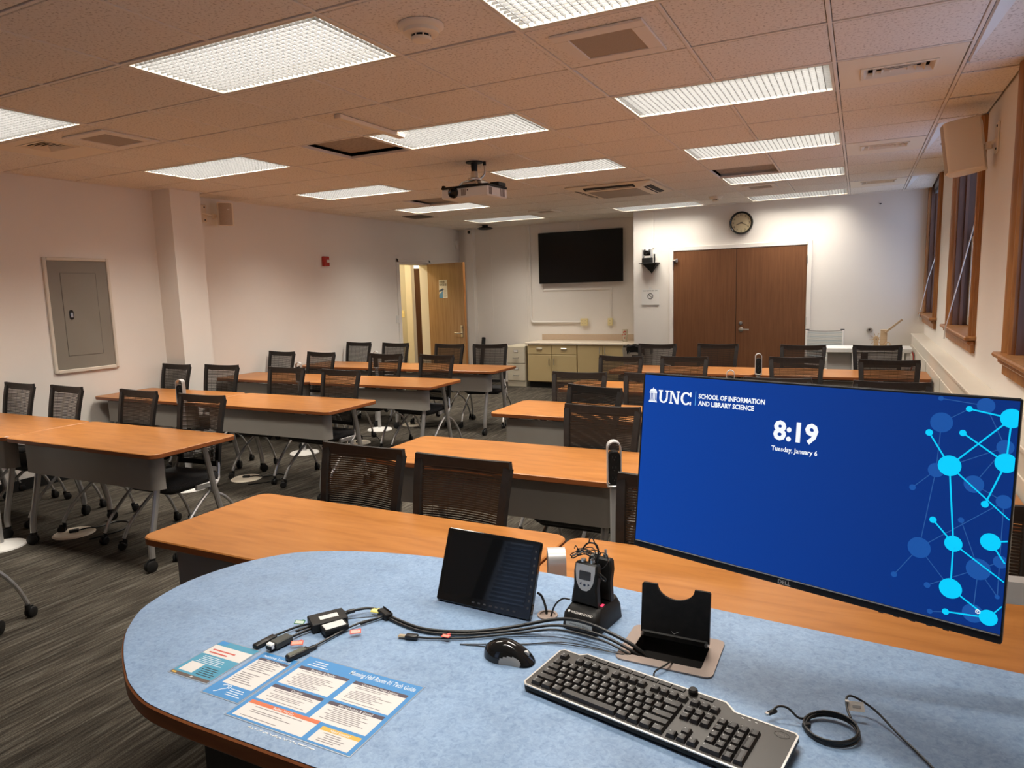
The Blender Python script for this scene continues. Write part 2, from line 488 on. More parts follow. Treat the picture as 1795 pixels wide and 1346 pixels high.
# ---------------------------------------------------------------- hall beyond the open door
m = MB(); m.box(-8.35, -8.3, 8.2, 14.0, 0, 2.9); m.box(-8.3, -6.7, 13.95, 14.0, 0, 2.9); m.box(-8.3, -6.71, 8.2, 8.25, 0, 2.9)
hall = struct('wall_hall', m, HALLY, smooth=False)
m = MB(); m.box(-8.299, -8.275, 8.4, 13.9, 0.99, 1.11, 0.006); ob('chair_rail', m, OAK, hall)
m = MB(); m.box(-7.9, -7.235, 10.3, 10.36, 0, 2.74); struct('wall_hall_partition', m, mat('hall_grey_paint', (0.50, 0.46, 0.38), 0.6), smooth=False)
m = MB(); m.box(-7.235, -7.10, 10.28, 10.38, 0, 2.74, 0.006); struct('trim_3', m, W_TRIM)
m = MB(); m.box(-9.2, XL, YT + 0.16, 14.2, 2.75, 2.8); m.box(-8.35, XL - 0.15, 8.2, YT + 0.16, 2.75, 2.8); struct('hall_ceiling', m, W_PAINT, smooth=False)
m = MB(); m.box(-0.045, 0.0, -0.46, 0.46, 0.005, 2.09, 0.003)
hd = struct('door_3', m, DOORB, loc=(-7.32, 10.98, 0), rot=(0, 0, math.radians(-58)))
m = MB(); m.box(-0.0455, 0.0005, -0.464, -0.459, 0.005, 2.09); ob('edge_band', m, OAK, hd)
m = MB(); m.tube([(0.0, -0.38, 1.0), (0.05, -0.38, 1.0), (0.06, -0.36, 1.0), (0.06, -0.27, 1.0)], 0.009); ob('handle', m, CHROME, hd)
m = MB(); m.box(-0.04, 0.04, -0.006, 0, -0.06, 0.06, 0.003); m.box(-0.006, 0.006, -0.014, -0.004, -0.012, 0.012, 0.002)
hs = ob('light_switch', m, IVORY, None, (-7.33, 10.2998, 1.27)); tag(hs, 'ivory light switch on the grey hall wall seen through the open door', 'switch')
ld = bpy.data.lights.new('hall_lamp', 'AREA'); ld.energy = HALL_W * 0.45; ld.color = (1.0, 0.88, 0.62); ld.size = 0.6
lo = bpy.data.objects.new('hall_lamp', ld); COL.objects.link(lo); lo.location = (-7.7, 9.2, 2.70)
tag(lo, 'warm ceiling lamp of the hall just outside the open door', 'lamp')
lo = lo.copy(); lo.data = ld.copy(); lo.data.energy = HALL_W * 1.2; COL.objects.link(lo); lo.location = (-7.75, 12.3, 2.70); lo['label'] = 'warm ceiling lamp farther along the hall beyond the partition'

# ---------------------------------------------------------------- ceiling
m = MB(); m.box(XL - 0.01, XR + 0.3, YF - 0.15, YB + 0.01, 2.83, 2.9); m.box(XL - 0.01, -2.95, YB + 0.01, YT + 0.15, 2.83, 2.9)
ceiling = struct('ceiling', m, PLENUM, smooth=False)
LIGHTS = [(-2, -1), (-2, 2), (-2, 5), (-2, 11), (1, -1), (1, 2), (1, 5), (1, 8), (1, 11), (-6, -1), (-6, 2), (-6, 5), (-6, 8), (-6, 11), (1, -4)]
lit = {(i + d, j) for i, j in LIGHTS for d in (0, 1)}
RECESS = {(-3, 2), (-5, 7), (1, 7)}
PANELS = {(3, 2), (3, 6), (3, 10), (-6, 0)}     # vent panels, built with their vents
rnd = random.Random(11)
_tm = {}
def tile(x0, x1, y0, y1, z, tx=0.0, ty=0.0, m_=TILE):
    a, b = round(x1 - x0 - 0.025, 4), round(y1 - y0 - 0.034, 4)
    if a < 0.02 or b < 0.02: return
    key = (a, b, m_.name)
    if key not in _tm:
        q = MB(); q.box(-a / 2, a / 2, -b / 2, b / 2, 0, 0.016, 0.003); _tm[key] = q.mesh('ceiling_tile', m_, False)
    ob('ceiling_tile', _tm[key], None, ceiling, ((x0 + x1) / 2, (y0 + y1) / 2, z), (tx, ty, 0))
for j in range(-3, 14):
    for i in range(-8, 5):
        if (i, j) in lit or (i, j) in PANELS: continue
        x0, x1, y0, y1 = gx(i), gx(i + 1), gy(j), gy(j + 1)
        x0 = max(x0, XL + 0.001)
        if i == 4: x1 = XR
        y0 = max(y0, YF)
        z = ZC + 0.0005 + rnd.random() * 0.002; tx = ty = 0
        if rnd.random() < 0.14: tx = rnd.uniform(-0.008, 0.008); ty = rnd.uniform(-0.008, 0.008); z += 0.002
        mm = TILE
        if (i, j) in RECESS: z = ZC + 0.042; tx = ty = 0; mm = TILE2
        lim = YT if (x1 <= -3.05) else YB
        if i == -2 and j >= 12:
            tile(x0, -3.085, y0, min(y1, YT), z)
            x0 = -3.08
        y1 = min(y1, lim)
        if y1 - y0 < 0.03: continue
        if i == 4:                                   # strip by the window wall, open at the window pockets
            segs = [(y0, y1)]
            for a, b in WIN:
                ns = []
                for p, q in segs:
                    if b <= p or a >= q: ns.append((p, q)); continue
                    if a > p: ns.append((p, a))
                    if b < q: ns.append((b, q))
                segs = ns
            for p, q in segs: tile(x0 + 0.0, x1, p, q, z)
            continue
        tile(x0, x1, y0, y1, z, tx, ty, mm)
m = MB(); m.box(XL, XR, YF, gy(-4), ZC + 0.001, ZC + 0.02)
m.box(XL, gx(1), gy(-4), gy(-3), ZC + 0.001, ZC + 0.02); m.box(gx(3), XR, gy(-4), gy(-3), ZC + 0.001, ZC + 0.02)
ob('ceiling_sheet', m, TILE, ceiling, smooth=False)
for i in range(-7, 5):
    ye = YT if gx(i) < -3.08 else YB
    cuts = sorted(gy(j) for q, j in LIGHTS if q == i - 1)
    a = gy(-4)
    for c in cuts + [None]:
        b = ye - 0.001 if c is None else c
        if b - a > 0.05:
            m = MB(); m.box(gx(i) - 0.009, gx(i) + 0.009, a, b, ZC - 0.001, ZC + 0.022, 0.0015); ob('ceiling_bar', m, TBAR, ceiling, smooth=False)
        if c is not None: a = c + 0.61
for j in range(-4, 14):
    m = MB(); x1 = gx(4) if gy(j) < YB else -3.085
    m.box(XL + 0.001, x1, gy(j) - 0.009, gy(j) + 0.009, ZC - 0.0006, ZC + 0.02, 0.0015); ob('ceiling_bar', m, TBAR, ceiling, smooth=False)
m = MB()
for a, b, c, d in ((XL, XL + 0.02, YF, YT), (XL, -3.08, YT - 0.02, YT), (-3.08, XR, YB - 0.02, YB)):
    m.box(a + 0.0005, b - 0.0005, c + 0.0005, d - 0.0005, ZC - 0.002, ZC + 0.02)
ob('wall_angle', m, TBAR, ceiling, smooth=False)
# window pockets: a tile that tips up towards the window head, with a pale sloping edge board
for k, (a, b) in enumerate(WIN):
    b2 = b - 0.003; zt = 2.825
    m = MB(); m.add([(0.477, b2, ZC), (0.759, b2, ZC), (0.759, a, zt), (0.62, a, zt), (0.477, b2, ZC + 0.012), (0.759, b2, ZC + 0.012), (0.759, a, zt + 0.003), (0.62, a, zt + 0.003)],
                    [(0, 1, 2, 3), (7, 6, 5, 4), (0, 4, 5, 1), (1, 5, 6, 2), (2, 6, 7, 3), (3, 7, 4, 0)])
    ob('pocket_tile', m, TILE, ceiling, smooth=False)
    m = MB(); m.add([(0.477, b2, ZC), (0.62, a, zt), (0.477, a, ZC), (0.470, b2, ZC + 0.014), (0.613, a, zt + 0.004), (0.470, a, ZC + 0.014)], [(0, 1, 2), (5, 4, 3), (0, 3, 4, 1), (1, 4, 5, 2), (2, 5, 3, 0)])
    ob('pocket_edge', m, W_PAINT, ceiling, smooth=False)

# ---------------------------------------------------------------- recessed ceiling lights
fr = MB()
hx, hy = 0.5995, 0.2945
for a, b, c, d in ((-hx, hx, -hy, -hy + 0.016), (-hx, hx, hy - 0.016, hy), (-hx, -hx + 0.016, -hy + 0.016, hy - 0.016), (hx - 0.016, hx, -hy + 0.016, hy - 0.016)):
    fr.box(a, b, c, d, 0.0, 0.072, 0.002)
fr.box(-hx, hx, -hy, hy, 0.072, 0.078)
lv = MB()
for k in range(1, 34):
    x = -hx + 0.016 + k * (2 * hx - 0.032) / 34; lv.box(x - 0.0012, x + 0.0012, -hy + 0.016, hy - 0.016, 0.006, 0.017)
for k in range(1, 16):
    y = -hy + 0.016 + k * (2 * hy - 0.032) / 16; lv.box(-hx + 0.016, hx - 0.016, y - 0.0012, y + 0.0012, 0.006, 0.017)
ln = MB(); ln.box(-hx + 0.017, hx - 0.017, -hy + 0.017, hy - 0.017, 0.064, 0.068)
fr_me = fr.mesh('frame', mat('troffer_enamel', (0.74, 0.68, 0.58), 0.4), False); lv_me = lv.mesh('louver', LOUVER, False); ln_me = ln.mesh('lens', LENS, False)
lamp_d = bpy.data.lights.new('lamp', 'AREA'); lamp_d.shape = 'RECTANGLE'; lamp_d.size = 1.12; lamp_d.size_y = 0.52; lamp_d.energy = LAMP_W
lamp_d.color = LAMP_COL; lamp_d.spread = math.radians(121)
lamp_far = lamp_d.copy(); lamp_far.energy = LAMP_W * 0.62
lamp_near = lamp_d.copy(); lamp_near.energy = LAMP_W * 0.5; lamp_near.size_y = 0.04   # narrowed, and hung off-centre, to sharpen the monitor's shadow on the desk
colw = {-6: 'left-hand', -2: 'middle', 1: 'right-hand'}
roww = {-4: 'overhead beside the camera', -1: 'nearest the camera', 2: 'second from the camera', 5: 'third from the camera', 8: 'fourth from the camera', 11: 'farthest, by the back wall'}
for i, j in LIGHTS:
    t = thing('ceiling_light', 'recessed louvered ceiling light in the %s line, %s' % (colw[i], roww[j]), 'ceiling light', (gx(i) + 0.61, gy(j) + 0.305, ZC), 0, 'recessed ceiling lights')
    ob('frame', fr_me, None, t); ob('louver', lv_me, None, t); ob('lens', ln_me, None, t)
    lo = bpy.data.objects.new('lamp', lamp_far if j == 11 else (lamp_near if j == -4 else lamp_d)); COL.objects.link(lo); lo.parent = t; lo.location = (0, 0.18 if j == -4 else 0, 0.060)

# ---------------------------------------------------------------- windows
for k, (a, b) in enumerate(WIN):
    m = MB(); zt = ZC - 0.003
    prof = [(0.0, 0.0), (0.0, 0.018), (0.02, 0.030), (0.045, 0.022), (0.09, 0.022), (0.115, 0.036), (0.15, 0.040), (0.16, 0.024), (0.18, 0.024), (0.18, 0.0)]
    def casing(y, s):
        top = zt if True else 0
        pts = [(XR - d - 0.0003, y + s * p) for p, d in prof]
        if s < 0: pts = pts[::-1]
        m.prism(pts if s > 0 else pts, 1.2, top)
    yb = min(b + 0.18, YB - 0.006)
    casing(a, -1); 
    if b + 0.18 < YB: casing(b, 1)
    else: m.box(XR - 0.03, XR - 0.0003, b, YB - 0.004, 1.2, zt, 0.004)
    wn = struct('window_%d' % (k + 1), m, OAK, ang=25)
    m = MB(); m.box(XR, XR + 0.16, b - 0.018, b - 0.0004, 1.2, 2.799); m.box(XR, XR + 0.16, a + 0.0004, a + 0.018, 1.2, 2.799); m.box(XR, XR + 0.16, a + 0.018, b - 0.018, 2.781, 2.799)
    for y in (a + 0.03, b - 0.03): m.box(XR + 0.05, XR + 0.075, y - 0.014, y + 0.014, 1.2, 2.78, 0.002)
    ob('jamb', m, OAKD, wn, smooth=False)
    m = MB()
    for z0, z1, x in ((1.205, 1.98, XR + 0.11), (1.95, 2.78, XR + 0.15)):
        m.box(x, x + 0.035, a + 0.02, a + 0.08, z0, z1, 0.004); m.box(x, x + 0.035, b - 0.08, b - 0.02, z0, z1, 0.004)
        m.box(x, x + 0.035, a + 0.08, b - 0.08, z0, z0 + 0.07, 0.004); m.box(x, x + 0.035, a + 0.08, b - 0.08, z1 - 0.05, z1, 0.004)
    ob('sash', m, SASH, wn)
    for z0, z1, x in ((1.27, 1.93, XR + 0.125), (2.02, 2.73, XR + 0.165)):
        m = MB(); m.box(x, x + 0.005, a + 0.08, b - 0.08, z0, z1); ob('pane', m, GLASS, wn, smooth=False)
    m = MB(); m.box(XR - 0.075, XR + 0.2, a - 0.22, min(b + 0.22, YB - 0.003), 1.172, 1.2, 0.008); ob('sill', m, OAK, wn)
    m = MB(); m.box(XR - 0.028, XR - 0.0004, a - 0.18, min(b + 0.18, YB - 0.003), 1.075, 1.172, 0.005); m.box(XR - 0.05, XR - 0.0004, a - 0.19, min(b + 0.19, YB - 0.003), 1.135, 1.172, 0.012); ob('apron', m, OAK, wn)
    m = MB(); m.box(XR + 0.02, XR + 0.09, a + 0.03, b - 0.03, 2.70, 2.775, 0.004)
    for q in range(6): m.box(XR + 0.03, XR + 0.08, a + 0.035, b - 0.035, 2.66 + q * 0.006, 2.663 + q * 0.006)
    ob('raised_blind', m, mat('blind_grey', (0.20, 0.20, 0.21), 0.5), wn)
    if k < 2:
        m = MB(); m.tube([(XR + 0.045, a + 0.14, 2.30 if k else 2.1), (XR - 0.04, a + (0.55 if k else 0.62), 1.62), (XR - 0.085, a + (0.92 if k else 0.98), 1.19), (XR - 0.088, a + (0.94 if k else 1.0), 1.10)], 0.0045, 6)
        ob('blind_wand', m, WHITEP, wn)

# ---------------------------------------------------------------- double doors in the back wall
m = MB(); Y = YB - 0.0005
for a, b, c, d in ((-2.53, -2.47, 0, 2.19), (-0.65, -0.59, 0, 2.19), (-2.47, -0.65, 2.13, 2.19)):
    m.box(a, b, Y - 0.035, Y, c + 0.001, d, 0.004)
d1 = struct('door_1', m, W_PAINT)
for a, b, nm in ((-2.467, -1.577, 'left'), (-1.571, -0.653, 'right')):
    m = MB(); m.box(a, b, Y - 0.028, Y - 0.001, 0.012, 2.127, 0.002); ob('door_leaf', m, DOORB, d1)
m = MB(); m.box(-1.5775, -1.5705, Y - 0.020, Y - 0.0015, 0.012, 2.127); ob('meeting_gap', m, BLACKSLOT, d1)
m = MB(); m.lathe([(0, 0.012), (0.02, 0.012), (0.033, 0.006), (0.033, 0)], 16, TM((-1.50, Y - 0.028, 0.985), rx=PI / 2)); m.tube([(-1.50, Y - 0.03, 0.985), (-1.50, Y - 0.075, 0.985), (-1.485, Y - 0.08, 0.985), (-1.385, Y - 0.078, 0.982)], 0.0105); ob('door_lever', m, CHROME, d1)
m = MB(); m.lathe([(0, 0.016), (0.02, 0.016), (0.027, 0.004), (0.027, 0)], 16, TM((-1.505, Y - 0.028, 1.075), rx=PI / 2)); ob('deadbolt', m, CHROME, d1)
for x, z in ((-2.47, 1.93), (-2.47, 1.1), (-2.47, 0.25), (-0.65, 1.93), (-0.65, 1.1), (-0.65, 0.25)):
    m = MB(); m.tube([(x, Y - 0.036, z - 0.055), (x, Y - 0.036, z + 0.055)], 0.008); ob('hinge', m, CHROME, d1)
m = MB(); m.box(-2.475, -2.405, Y - 0.055, Y - 0.029, 1.985, 2.005, 0.003); m.box(-2.43, -2.405, Y - 0.06, Y - 0.029, 1.97, 2.02, 0.003); ob('door_stop', m, CHROME, d1)

# ---------------------------------------------------------------- open door in the left wall
m = MB()
for a, b, c, d in ((9.13, 9.16, 0.001, 2.125), (9.97, 10.0, 0.001, 2.125), (9.16, 9.97, 2.095, 2.125)):
    m.box(XL - 0.165, XL + 0.012, a, b, c, d, 0.003)
m.box(XL + 0.0005, XL + 0.014, 9.08, 9.13, 0.001, 2.175, 0.003); m.box(XL + 0.0005, XL + 0.014, 10.0, 10.05, 0.001, 2.175, 0.003); m.box(XL + 0.0005, XL + 0.014, 9.08, 10.05, 2.126, 2.175, 0.003)
d2 = struct('door_2', m, W_PAINT)
hinge = Vector((XL + 0.02, 9.985, 0)); ang = math.atan2(9.745 - 9.985, 0.86)
M_ = TM(hinge, rz=ang)
m = MB(); m.box(0.008, 0.872, -0.045, 0.0, 0.012, 2.105, 0.002); leaf = ob('door_leaf', m, DOORT, d2); leaf.location = hinge; leaf.rotation_euler = (0, 0, ang)
m = MB(); m.box(0.8715, 0.8735, -0.044, -0.001, 0.012, 2.105); ob('edge_band', m, OAK, leaf, smooth=False)
m = MB(); m.box(0.775, 0.825, -0.054, -0.044, 0.90, 1.09, 0.003); m.tube([(0.80, -0.05, 0.965), (0.80, -0.095, 0.965), (0.785, -0.10, 0.965), (0.68, -0.098, 0.972)], 0.0105); m.lathe([(0, 0.012), (0.012, 0.012), (0.014, 0)], 12, TM((0.80, -0.054, 1.055), rx=PI / 2)); ob('door_lever', m, CHROME, leaf)
for z in (0.2, 1.06, 1.92):
    m = MB(); m.tube([(0.0, 0.006, z - 0.05), (0.0, 0.006, z + 0.05)], 0.008); ob('hinge', m, CHROME, leaf)
# picture-and-text flyer taped to the open door
fl = thing('flyer', 'tall white and blue flyer taped to the open wooden door', 'flyer', M_ @ Vector((0.29, -0.0462, 1.54)), ang)
m = MB(); m.box(0, 0.20, -0.001, 0, 0, 0.30); ob('sheet', m, PAPER, fl, smooth=False)
m = MB()
for q in range(7): m.box(0.012 + (q % 4) * 0.045, 0.05 + (q % 4) * 0.045, -0.0016, -0.0011, 0.20 + (q // 4) * 0.045, 0.238 + (q // 4) * 0.045)
ob('photo_block', m, textured('flyer_photo', [(0.4, (0.10, 0.12, 0.13)), (0.6, (0.55, 0.52, 0.45))], noise=90, rough=0.6), fl, smooth=False)
m = MB(); m.add([(0.0, -0.0016, 0.0), (0.09, -0.0016, 0.0), (0.09, -0.0016, 0.12), (0.0, -0.0016, 0.06)], [(0, 1, 2, 3)]); ob('blue_block', m, mat('flyer_blue', (0.10, 0.30, 0.60), 0.6), fl, smooth=False)
m = MB(); m.add([(0.0, -0.0018, 0.10), (0.0, -0.0018, 0.13), (0.09, -0.0018, 0.16), (0.12, -0.0018, 0.145), (0.09, -0.0018, 0.12)], [(0, 4, 3, 2, 1)]); ob('dark_arrow', m, mat('flyer_navy', (0.03, 0.07, 0.16), 0.6), fl, smooth=False)
m = MB()
for q in range(10): m.box(0.105, 0.165 + 0.02 * ((q * 7) % 3) / 3, -0.0016, -0.0011, 0.015 + q * 0.013, 0.019 + q * 0.013)
ob('text_lines', m, mat('flyer_text', (0.35, 0.33, 0.30), 0.7), fl, smooth=False)
# ---------------------------------------------------------------- training tables
ZT = 0.739
def caster(mb, x, y, r=0.034, ang=0.0, stem=0.03):
    M = TM((x, y, 0), rz=ang)
    for s in (-1, 1):
        mb.lathe([(0, -0.008), (r * 0.8, -0.008), (r, -0.004), (r, 0.005), (r * 0.75, 0.009), (0, 0.009)], 14, M @ TM((s * 0.012, 0.012, r + 0.0005), ry=PI / 2))
    mb.box(-0.004, 0.004, -0.012, 0.03, r + 0.004, r * 2 + 0.006, 0.002, M)
    mb.lathe([(0.013, r * 1.6), (0.013, r * 2 + stem), (0, r * 2 + stem)], 10, M @ TM((0, -0.006, 0)))
LTOP = {}
def table(x0, x1, y0, label, group, name='training_table'):
    L = x1 - x0; D = 0.62
    key = round(L, 3)
    if key in LTOP:
        return dup(LTOP[key], ((x0 + x1) / 2, y0 + D / 2, 0), 0, label)
    t = thing(name, label, 'table', ((x0 + x1) / 2, y0 + D / 2, 0), 0, group)
    h = L / 2 - 0.003; d = D / 2
    m = MB(); m.prism(rrect(-h, h, -d, d, 0.055, 5), ZT - 0.03, ZT, 0.004); n_ = len(rrect(-h, h, -d, d, 0.055, 5))
    m.m = [1] * len(m.f); m.m[-1] = 0
    for q in range(n_): m.m[1 + 2 * n_ + q] = 0
    ob('tabletop', m, [TABLE, TEDGE], t)
    # curved modesty panel hung under the front edge
    m = MB(); px = h - 0.10
    prof = [(-px, 0.0), (-px + 0.02, -0.018)] + [(px - 0.045, -0.018), (px - 0.02, -0.012), (px, 0.012), (px + 0.008, 0.05)]
    pts = prof + [(a - (0.004 if a > 0 else 0), b + 0.006) for a, b in prof[::-1]]
    m.prism([(a, b - d + 0.085) for a, b in pts], 0.495, ZT - 0.048)
    ob('modesty_panel', m, PANELG, t, ang=50)
    m = MB()
    for s in (-1, 1): m.box(s * (px - 0.30) - 0.02, s * (px - 0.30) + 0.02, -d + 0.075, -d + 0.11, ZT - 0.06, ZT - 0.0302, 0.002)
    ob('panel_bracket', m, SILVERP, t)
    m = MB(); m.box(-h + 0.16, h - 0.16, -0.035, 0.035, ZT - 0.072, ZT - 0.0302, 0.004)
    for s in (-1, 1): m.box(s * (h - 0.15) - 0.02, s * (h - 0.15) + 0.02, -d + 0.07, d - 0.07, ZT - 0.065, ZT - 0.0302, 0.004)
    ob('support_beam', m, BLACKP, t)
    for sx in (-1, 1):
        for sy in (-1, 1):
            x = sx * (h - 0.15)
            m = MB(); m.tube(sm([(x, sy * (d - 0.15), ZT - 0.05), (x, sy * (d - 0.10), 0.42), (x, sy * (d - 0.045), 0.17), (x, sy * (d - 0.04), 0.085)], 4), 0.0195, 10)
            lg = ob('leg', m, SILVER, t)
            m = MB(); caster(m, x, sy * (d - 0.04), 0.036, 0.5 * sx + (0 if sy > 0 else 2.6)); ob('caster', m, BLACKP, lg)
    LTOP[key] = t
    return t

LY = [1.150, 2.551, 4.045, 5.450, 6.735]
RY = [1.610, 2.935, 4.395, 5.670, 7.085]
ordl = ['nearest left-hand row, at the photo edge', 'second left-hand row', 'third left-hand row', 'fourth left-hand row', 'farthest left-hand row by the open door']
ordr = ['row right behind the blue desk', 'second right-hand row behind the monitor', 'third right-hand row', 'fourth right-hand row', 'farthest right-hand row by the double doors']
for k, y in enumerate(LY):
    table(-5.134, -3.612, y, 'orange wood training table, aisle half of the ' + ordl[k], 'training tables')
    if k: table(-6.515, -5.138, y, 'orange wood training table, wall half of the ' + ordl[k], 'training tables')
for k, y in enumerate(RY):
    table(-2.412, -0.902, y, 'orange wood training table, aisle half of the ' + ordr[k], 'training tables')
    table(-0.898, 0.606, y, 'orange wood training table, window half of the ' + ordr[k], 'training tables')

# ---------------------------------------------------------------- nesting mesh chairs
def chair_proto():
    t = thing('nesting_chair', 'x', 'chair', (0, 0, 0), 0, 'black mesh nesting chairs')
    # backrest: local +y is behind the sitter; ribs run across between two side rails
    def backp(u, v):                       # u -1..1 across, v 0..1 upward
        z = 0.50 + 0.46 * v
        hw = 0.198 + 0.026 * v ** 1.2
        y = 0.178 + 0.05 * v + 0.028 * v * v * v + 0.030 * (1 - u * u) * (0.6 + 0.4 * v)
        return Vector((u * hw, y, z))
    m = MB()
    for s in (-1, 1):
        m.sweep([(-0.020, -0.009), (0.020, -0.009), (0.016, 0.011), (-0.016, 0.011)], [backp(s * 0.93, v / 8 * 0.975) + Vector((0, 0.002, 0)) for v in range(9)], up=(0, -1, 0))
    m.sweep([(-0.025, -0.009), (0.025, -0.009), (0.025, 0.009), (-0.025, 0.009)], [backp(u / 8, 0.955) + Vector((0, 0.004, 0.012 * abs(u / 8) ** 2)) for u in range(-8, 9)], up=(0, -1, 0))
    m.sweep([(-0.016, -0.009), (0.016, -0.009), (0.016, 0.009), (-0.016, 0.009)], [backp(u / 8, 0.03) + Vector((0, 0.004, 0)) for u in range(-8, 9)], up=(0, -1, 0))
    bf = ob('backrest_frame', m, CHAIRFR, t, ang=60)
    m = MB()
    NR = 47
    for k in range(NR):
        v = 0.045 + 0.90 * k / (NR - 1)
        P = [backp(u / 4, v) for u in (-3.8, -2, 0, 2, 3.8)]
        h = 0.0035
        vs = []
        for p in P: vs += [p + Vector((0, -0.0012, -h)), p + Vector((0, -0.0012, h)), p + Vector((0, 0.0012, 0))]
        fs = []
        for i in range(4):
            a, b = i * 3, i * 3 + 3
            fs += [(a, b, b + 1, a + 1), (a + 1, b + 1, b + 2, a + 2), (a + 2, b + 2, b, a)]
        m.add(vs, fs)
    for u in (-0.62, -0.3, 0.0, 0.3, 0.62):
        m.tube([backp(u, 0.04 + 0.9 * q / 5) + Vector((0, 0.002, 0)) for q in range(6)], 0.0011, 3)
    mo = ob('backrest_mesh', m, MESHM, t, smooth=False); mo['kind'] = 'stuff'
    # seat
    m = MB()
    pl = rrect(-0.225, 0.225, -0.235, 0.185, 0.06, 4)
    m.prism(pl, 0.425, 0.470, 0.014); ob('seat', m, SEATM, t, ang=60)
    m = MB(); m.prism(rrect(-0.20, 0.20, -0.20, 0.16, 0.04, 3), 0.405, 0.4245, 0.004)
    ob('seat_pan', m, BLACKP, t)
    for s in (-1, 1):
        m = MB()
        m.tube(sm([(s * 0.19, 0.185, 0.54), (s * 0.205, 0.165, 0.46), (s * 0.222, 0.13, 0.405), (s * 0.236, -0.02, 0.315), (s * 0.25, -0.17, 0.18), (s * 0.256, -0.235, 0.075)], 4), 0.0115, 8)
        lg = ob('front_leg', m, SILVER, t); m = MB(); caster(m, s * 0.256, -0.235, 0.027, 0.6 * s + 2.9, 0.018); ob('caster', m, BLACKP, lg)
        m = MB()
        m.tube(sm([(s * 0.228, 0.06, 0.37), (s * 0.243, 0.17, 0.30), (s * 0.256, 0.245, 0.19), (s * 0.262, 0.29, 0.075)], 4), 0.0105, 8)
        lg = ob('rear_leg', m, SILVER, t); m = MB(); caster(m, s * 0.262, 0.29, 0.027, 0.4 * s, 0.018); ob('caster', m, BLACKP, lg)
        m = MB(); m.lathe([(0, -0.016), (0.02, -0.016), (0.02, 0.016), (0, 0.016)], 12, TM((s * 0.230, 0.085, 0.375), ry=PI / 2)); m.box(s * 0.214 - 0.012, s * 0.214 + 0.012, -0.03, 0.14, 0.39, 0.425, 0.004)
        ob('pivot', m, SILVERP, t)
    return t
pc = chair_proto()
first = [True]
nth4 = ['first', 'second', 'third', 'fourth']
def chair(x, ytop, yaw, label):
    a = math.radians(yaw)
    # (x, ytop) is the middle of the top rail
    ox, oy = x + math.sin(a) * 0.256, ytop - math.cos(a) * 0.256
    if first[0]:
        first[0] = False
        pc.location = (ox, oy, 0); pc.rotation_euler = (0, 0, a); pc['label'] = label
        return pc
    return dup(pc, (ox, oy, 0), a, label)
CL = {0: [(-4.09, 1.90, -3)],
      1: [(-6.285, 3.30, -2), (-5.62, 3.29, -3), (-4.745, 3.29, -3), (-4.04, 3.262, 1)],
      2: [(-6.29, 4.81, -3), (-5.69, 4.86, 3), (-4.79, 4.825, 0), (-4.085, 4.76, -3)],
      3: [(-6.28, 6.27, -4), (-5.66, 6.27, -4), (-4.69, 6.22, 0), (-4.00, 6.19, -4)],
      4: [(-6.27, 7.72, -3), (-5.59, 7.65, -3), (-4.69, 7.57, -3), (-4.12, 7.61, 14)]}
rowL = ['nearest left-hand table row', 'second left-hand table row', 'third left-hand table row', 'fourth left-hand table row', 'farthest left-hand table row']
for k, cs in CL.items():
    for q, (x, y, a) in enumerate(cs):
        chair(x, y, a, ('black mesh chair, %s from left behind the %s' % (nth4[q], rowL[k])) if k else 'black mesh nesting chair whose silver rear leg shows at the left photo edge')
CR = {0: [(-1.905, 2.330, -1.6), (-1.383, 2.290, -2.2), (-0.52, 2.27, -4), (0.25, 2.32, 3)],
      1: [(-1.263, 3.615, -0.5), (-1.568, 4.345, -17), (-0.35, 3.62, 0), (0.30, 3.62, 2)],
      2: [(-1.957, 5.075, 3), (-1.38, 5.11, -2), (-0.49, 5.06, 1), (0.205, 5.02, -3)],
      3: [(-2.036, 6.392, -4), (-1.44, 6.438, -3), (-0.481, 6.55, 8), (0.237, 6.41, -1)],
      4: [(-2.06, 7.838, -3), (-1.395, 7.908, -3), (-0.513, 7.853, -3), (0.18, 7.895, 5)]}
rowR = ['table row right behind the blue desk', 'second right-hand table row', 'third right-hand table row', 'fourth right-hand table row', 'farthest right-hand table row']
for k, cs in CR.items():
    for q, (x, y, a) in enumerate(cs):
        lab = 'black mesh chair, %s from left behind the %s' % (nth4[q], rowR[k])
        if k == 1: lab = ['black mesh chair tucked behind the second right-hand table row, left of monitor', 'turned black mesh nesting chair pushed back from the second right-hand table row', 'black mesh nesting chair hidden behind the monitor at the second right-hand table row', 'black mesh nesting chair at the window end of the second right-hand table row'][q]
        chair(x, y, a, lab)

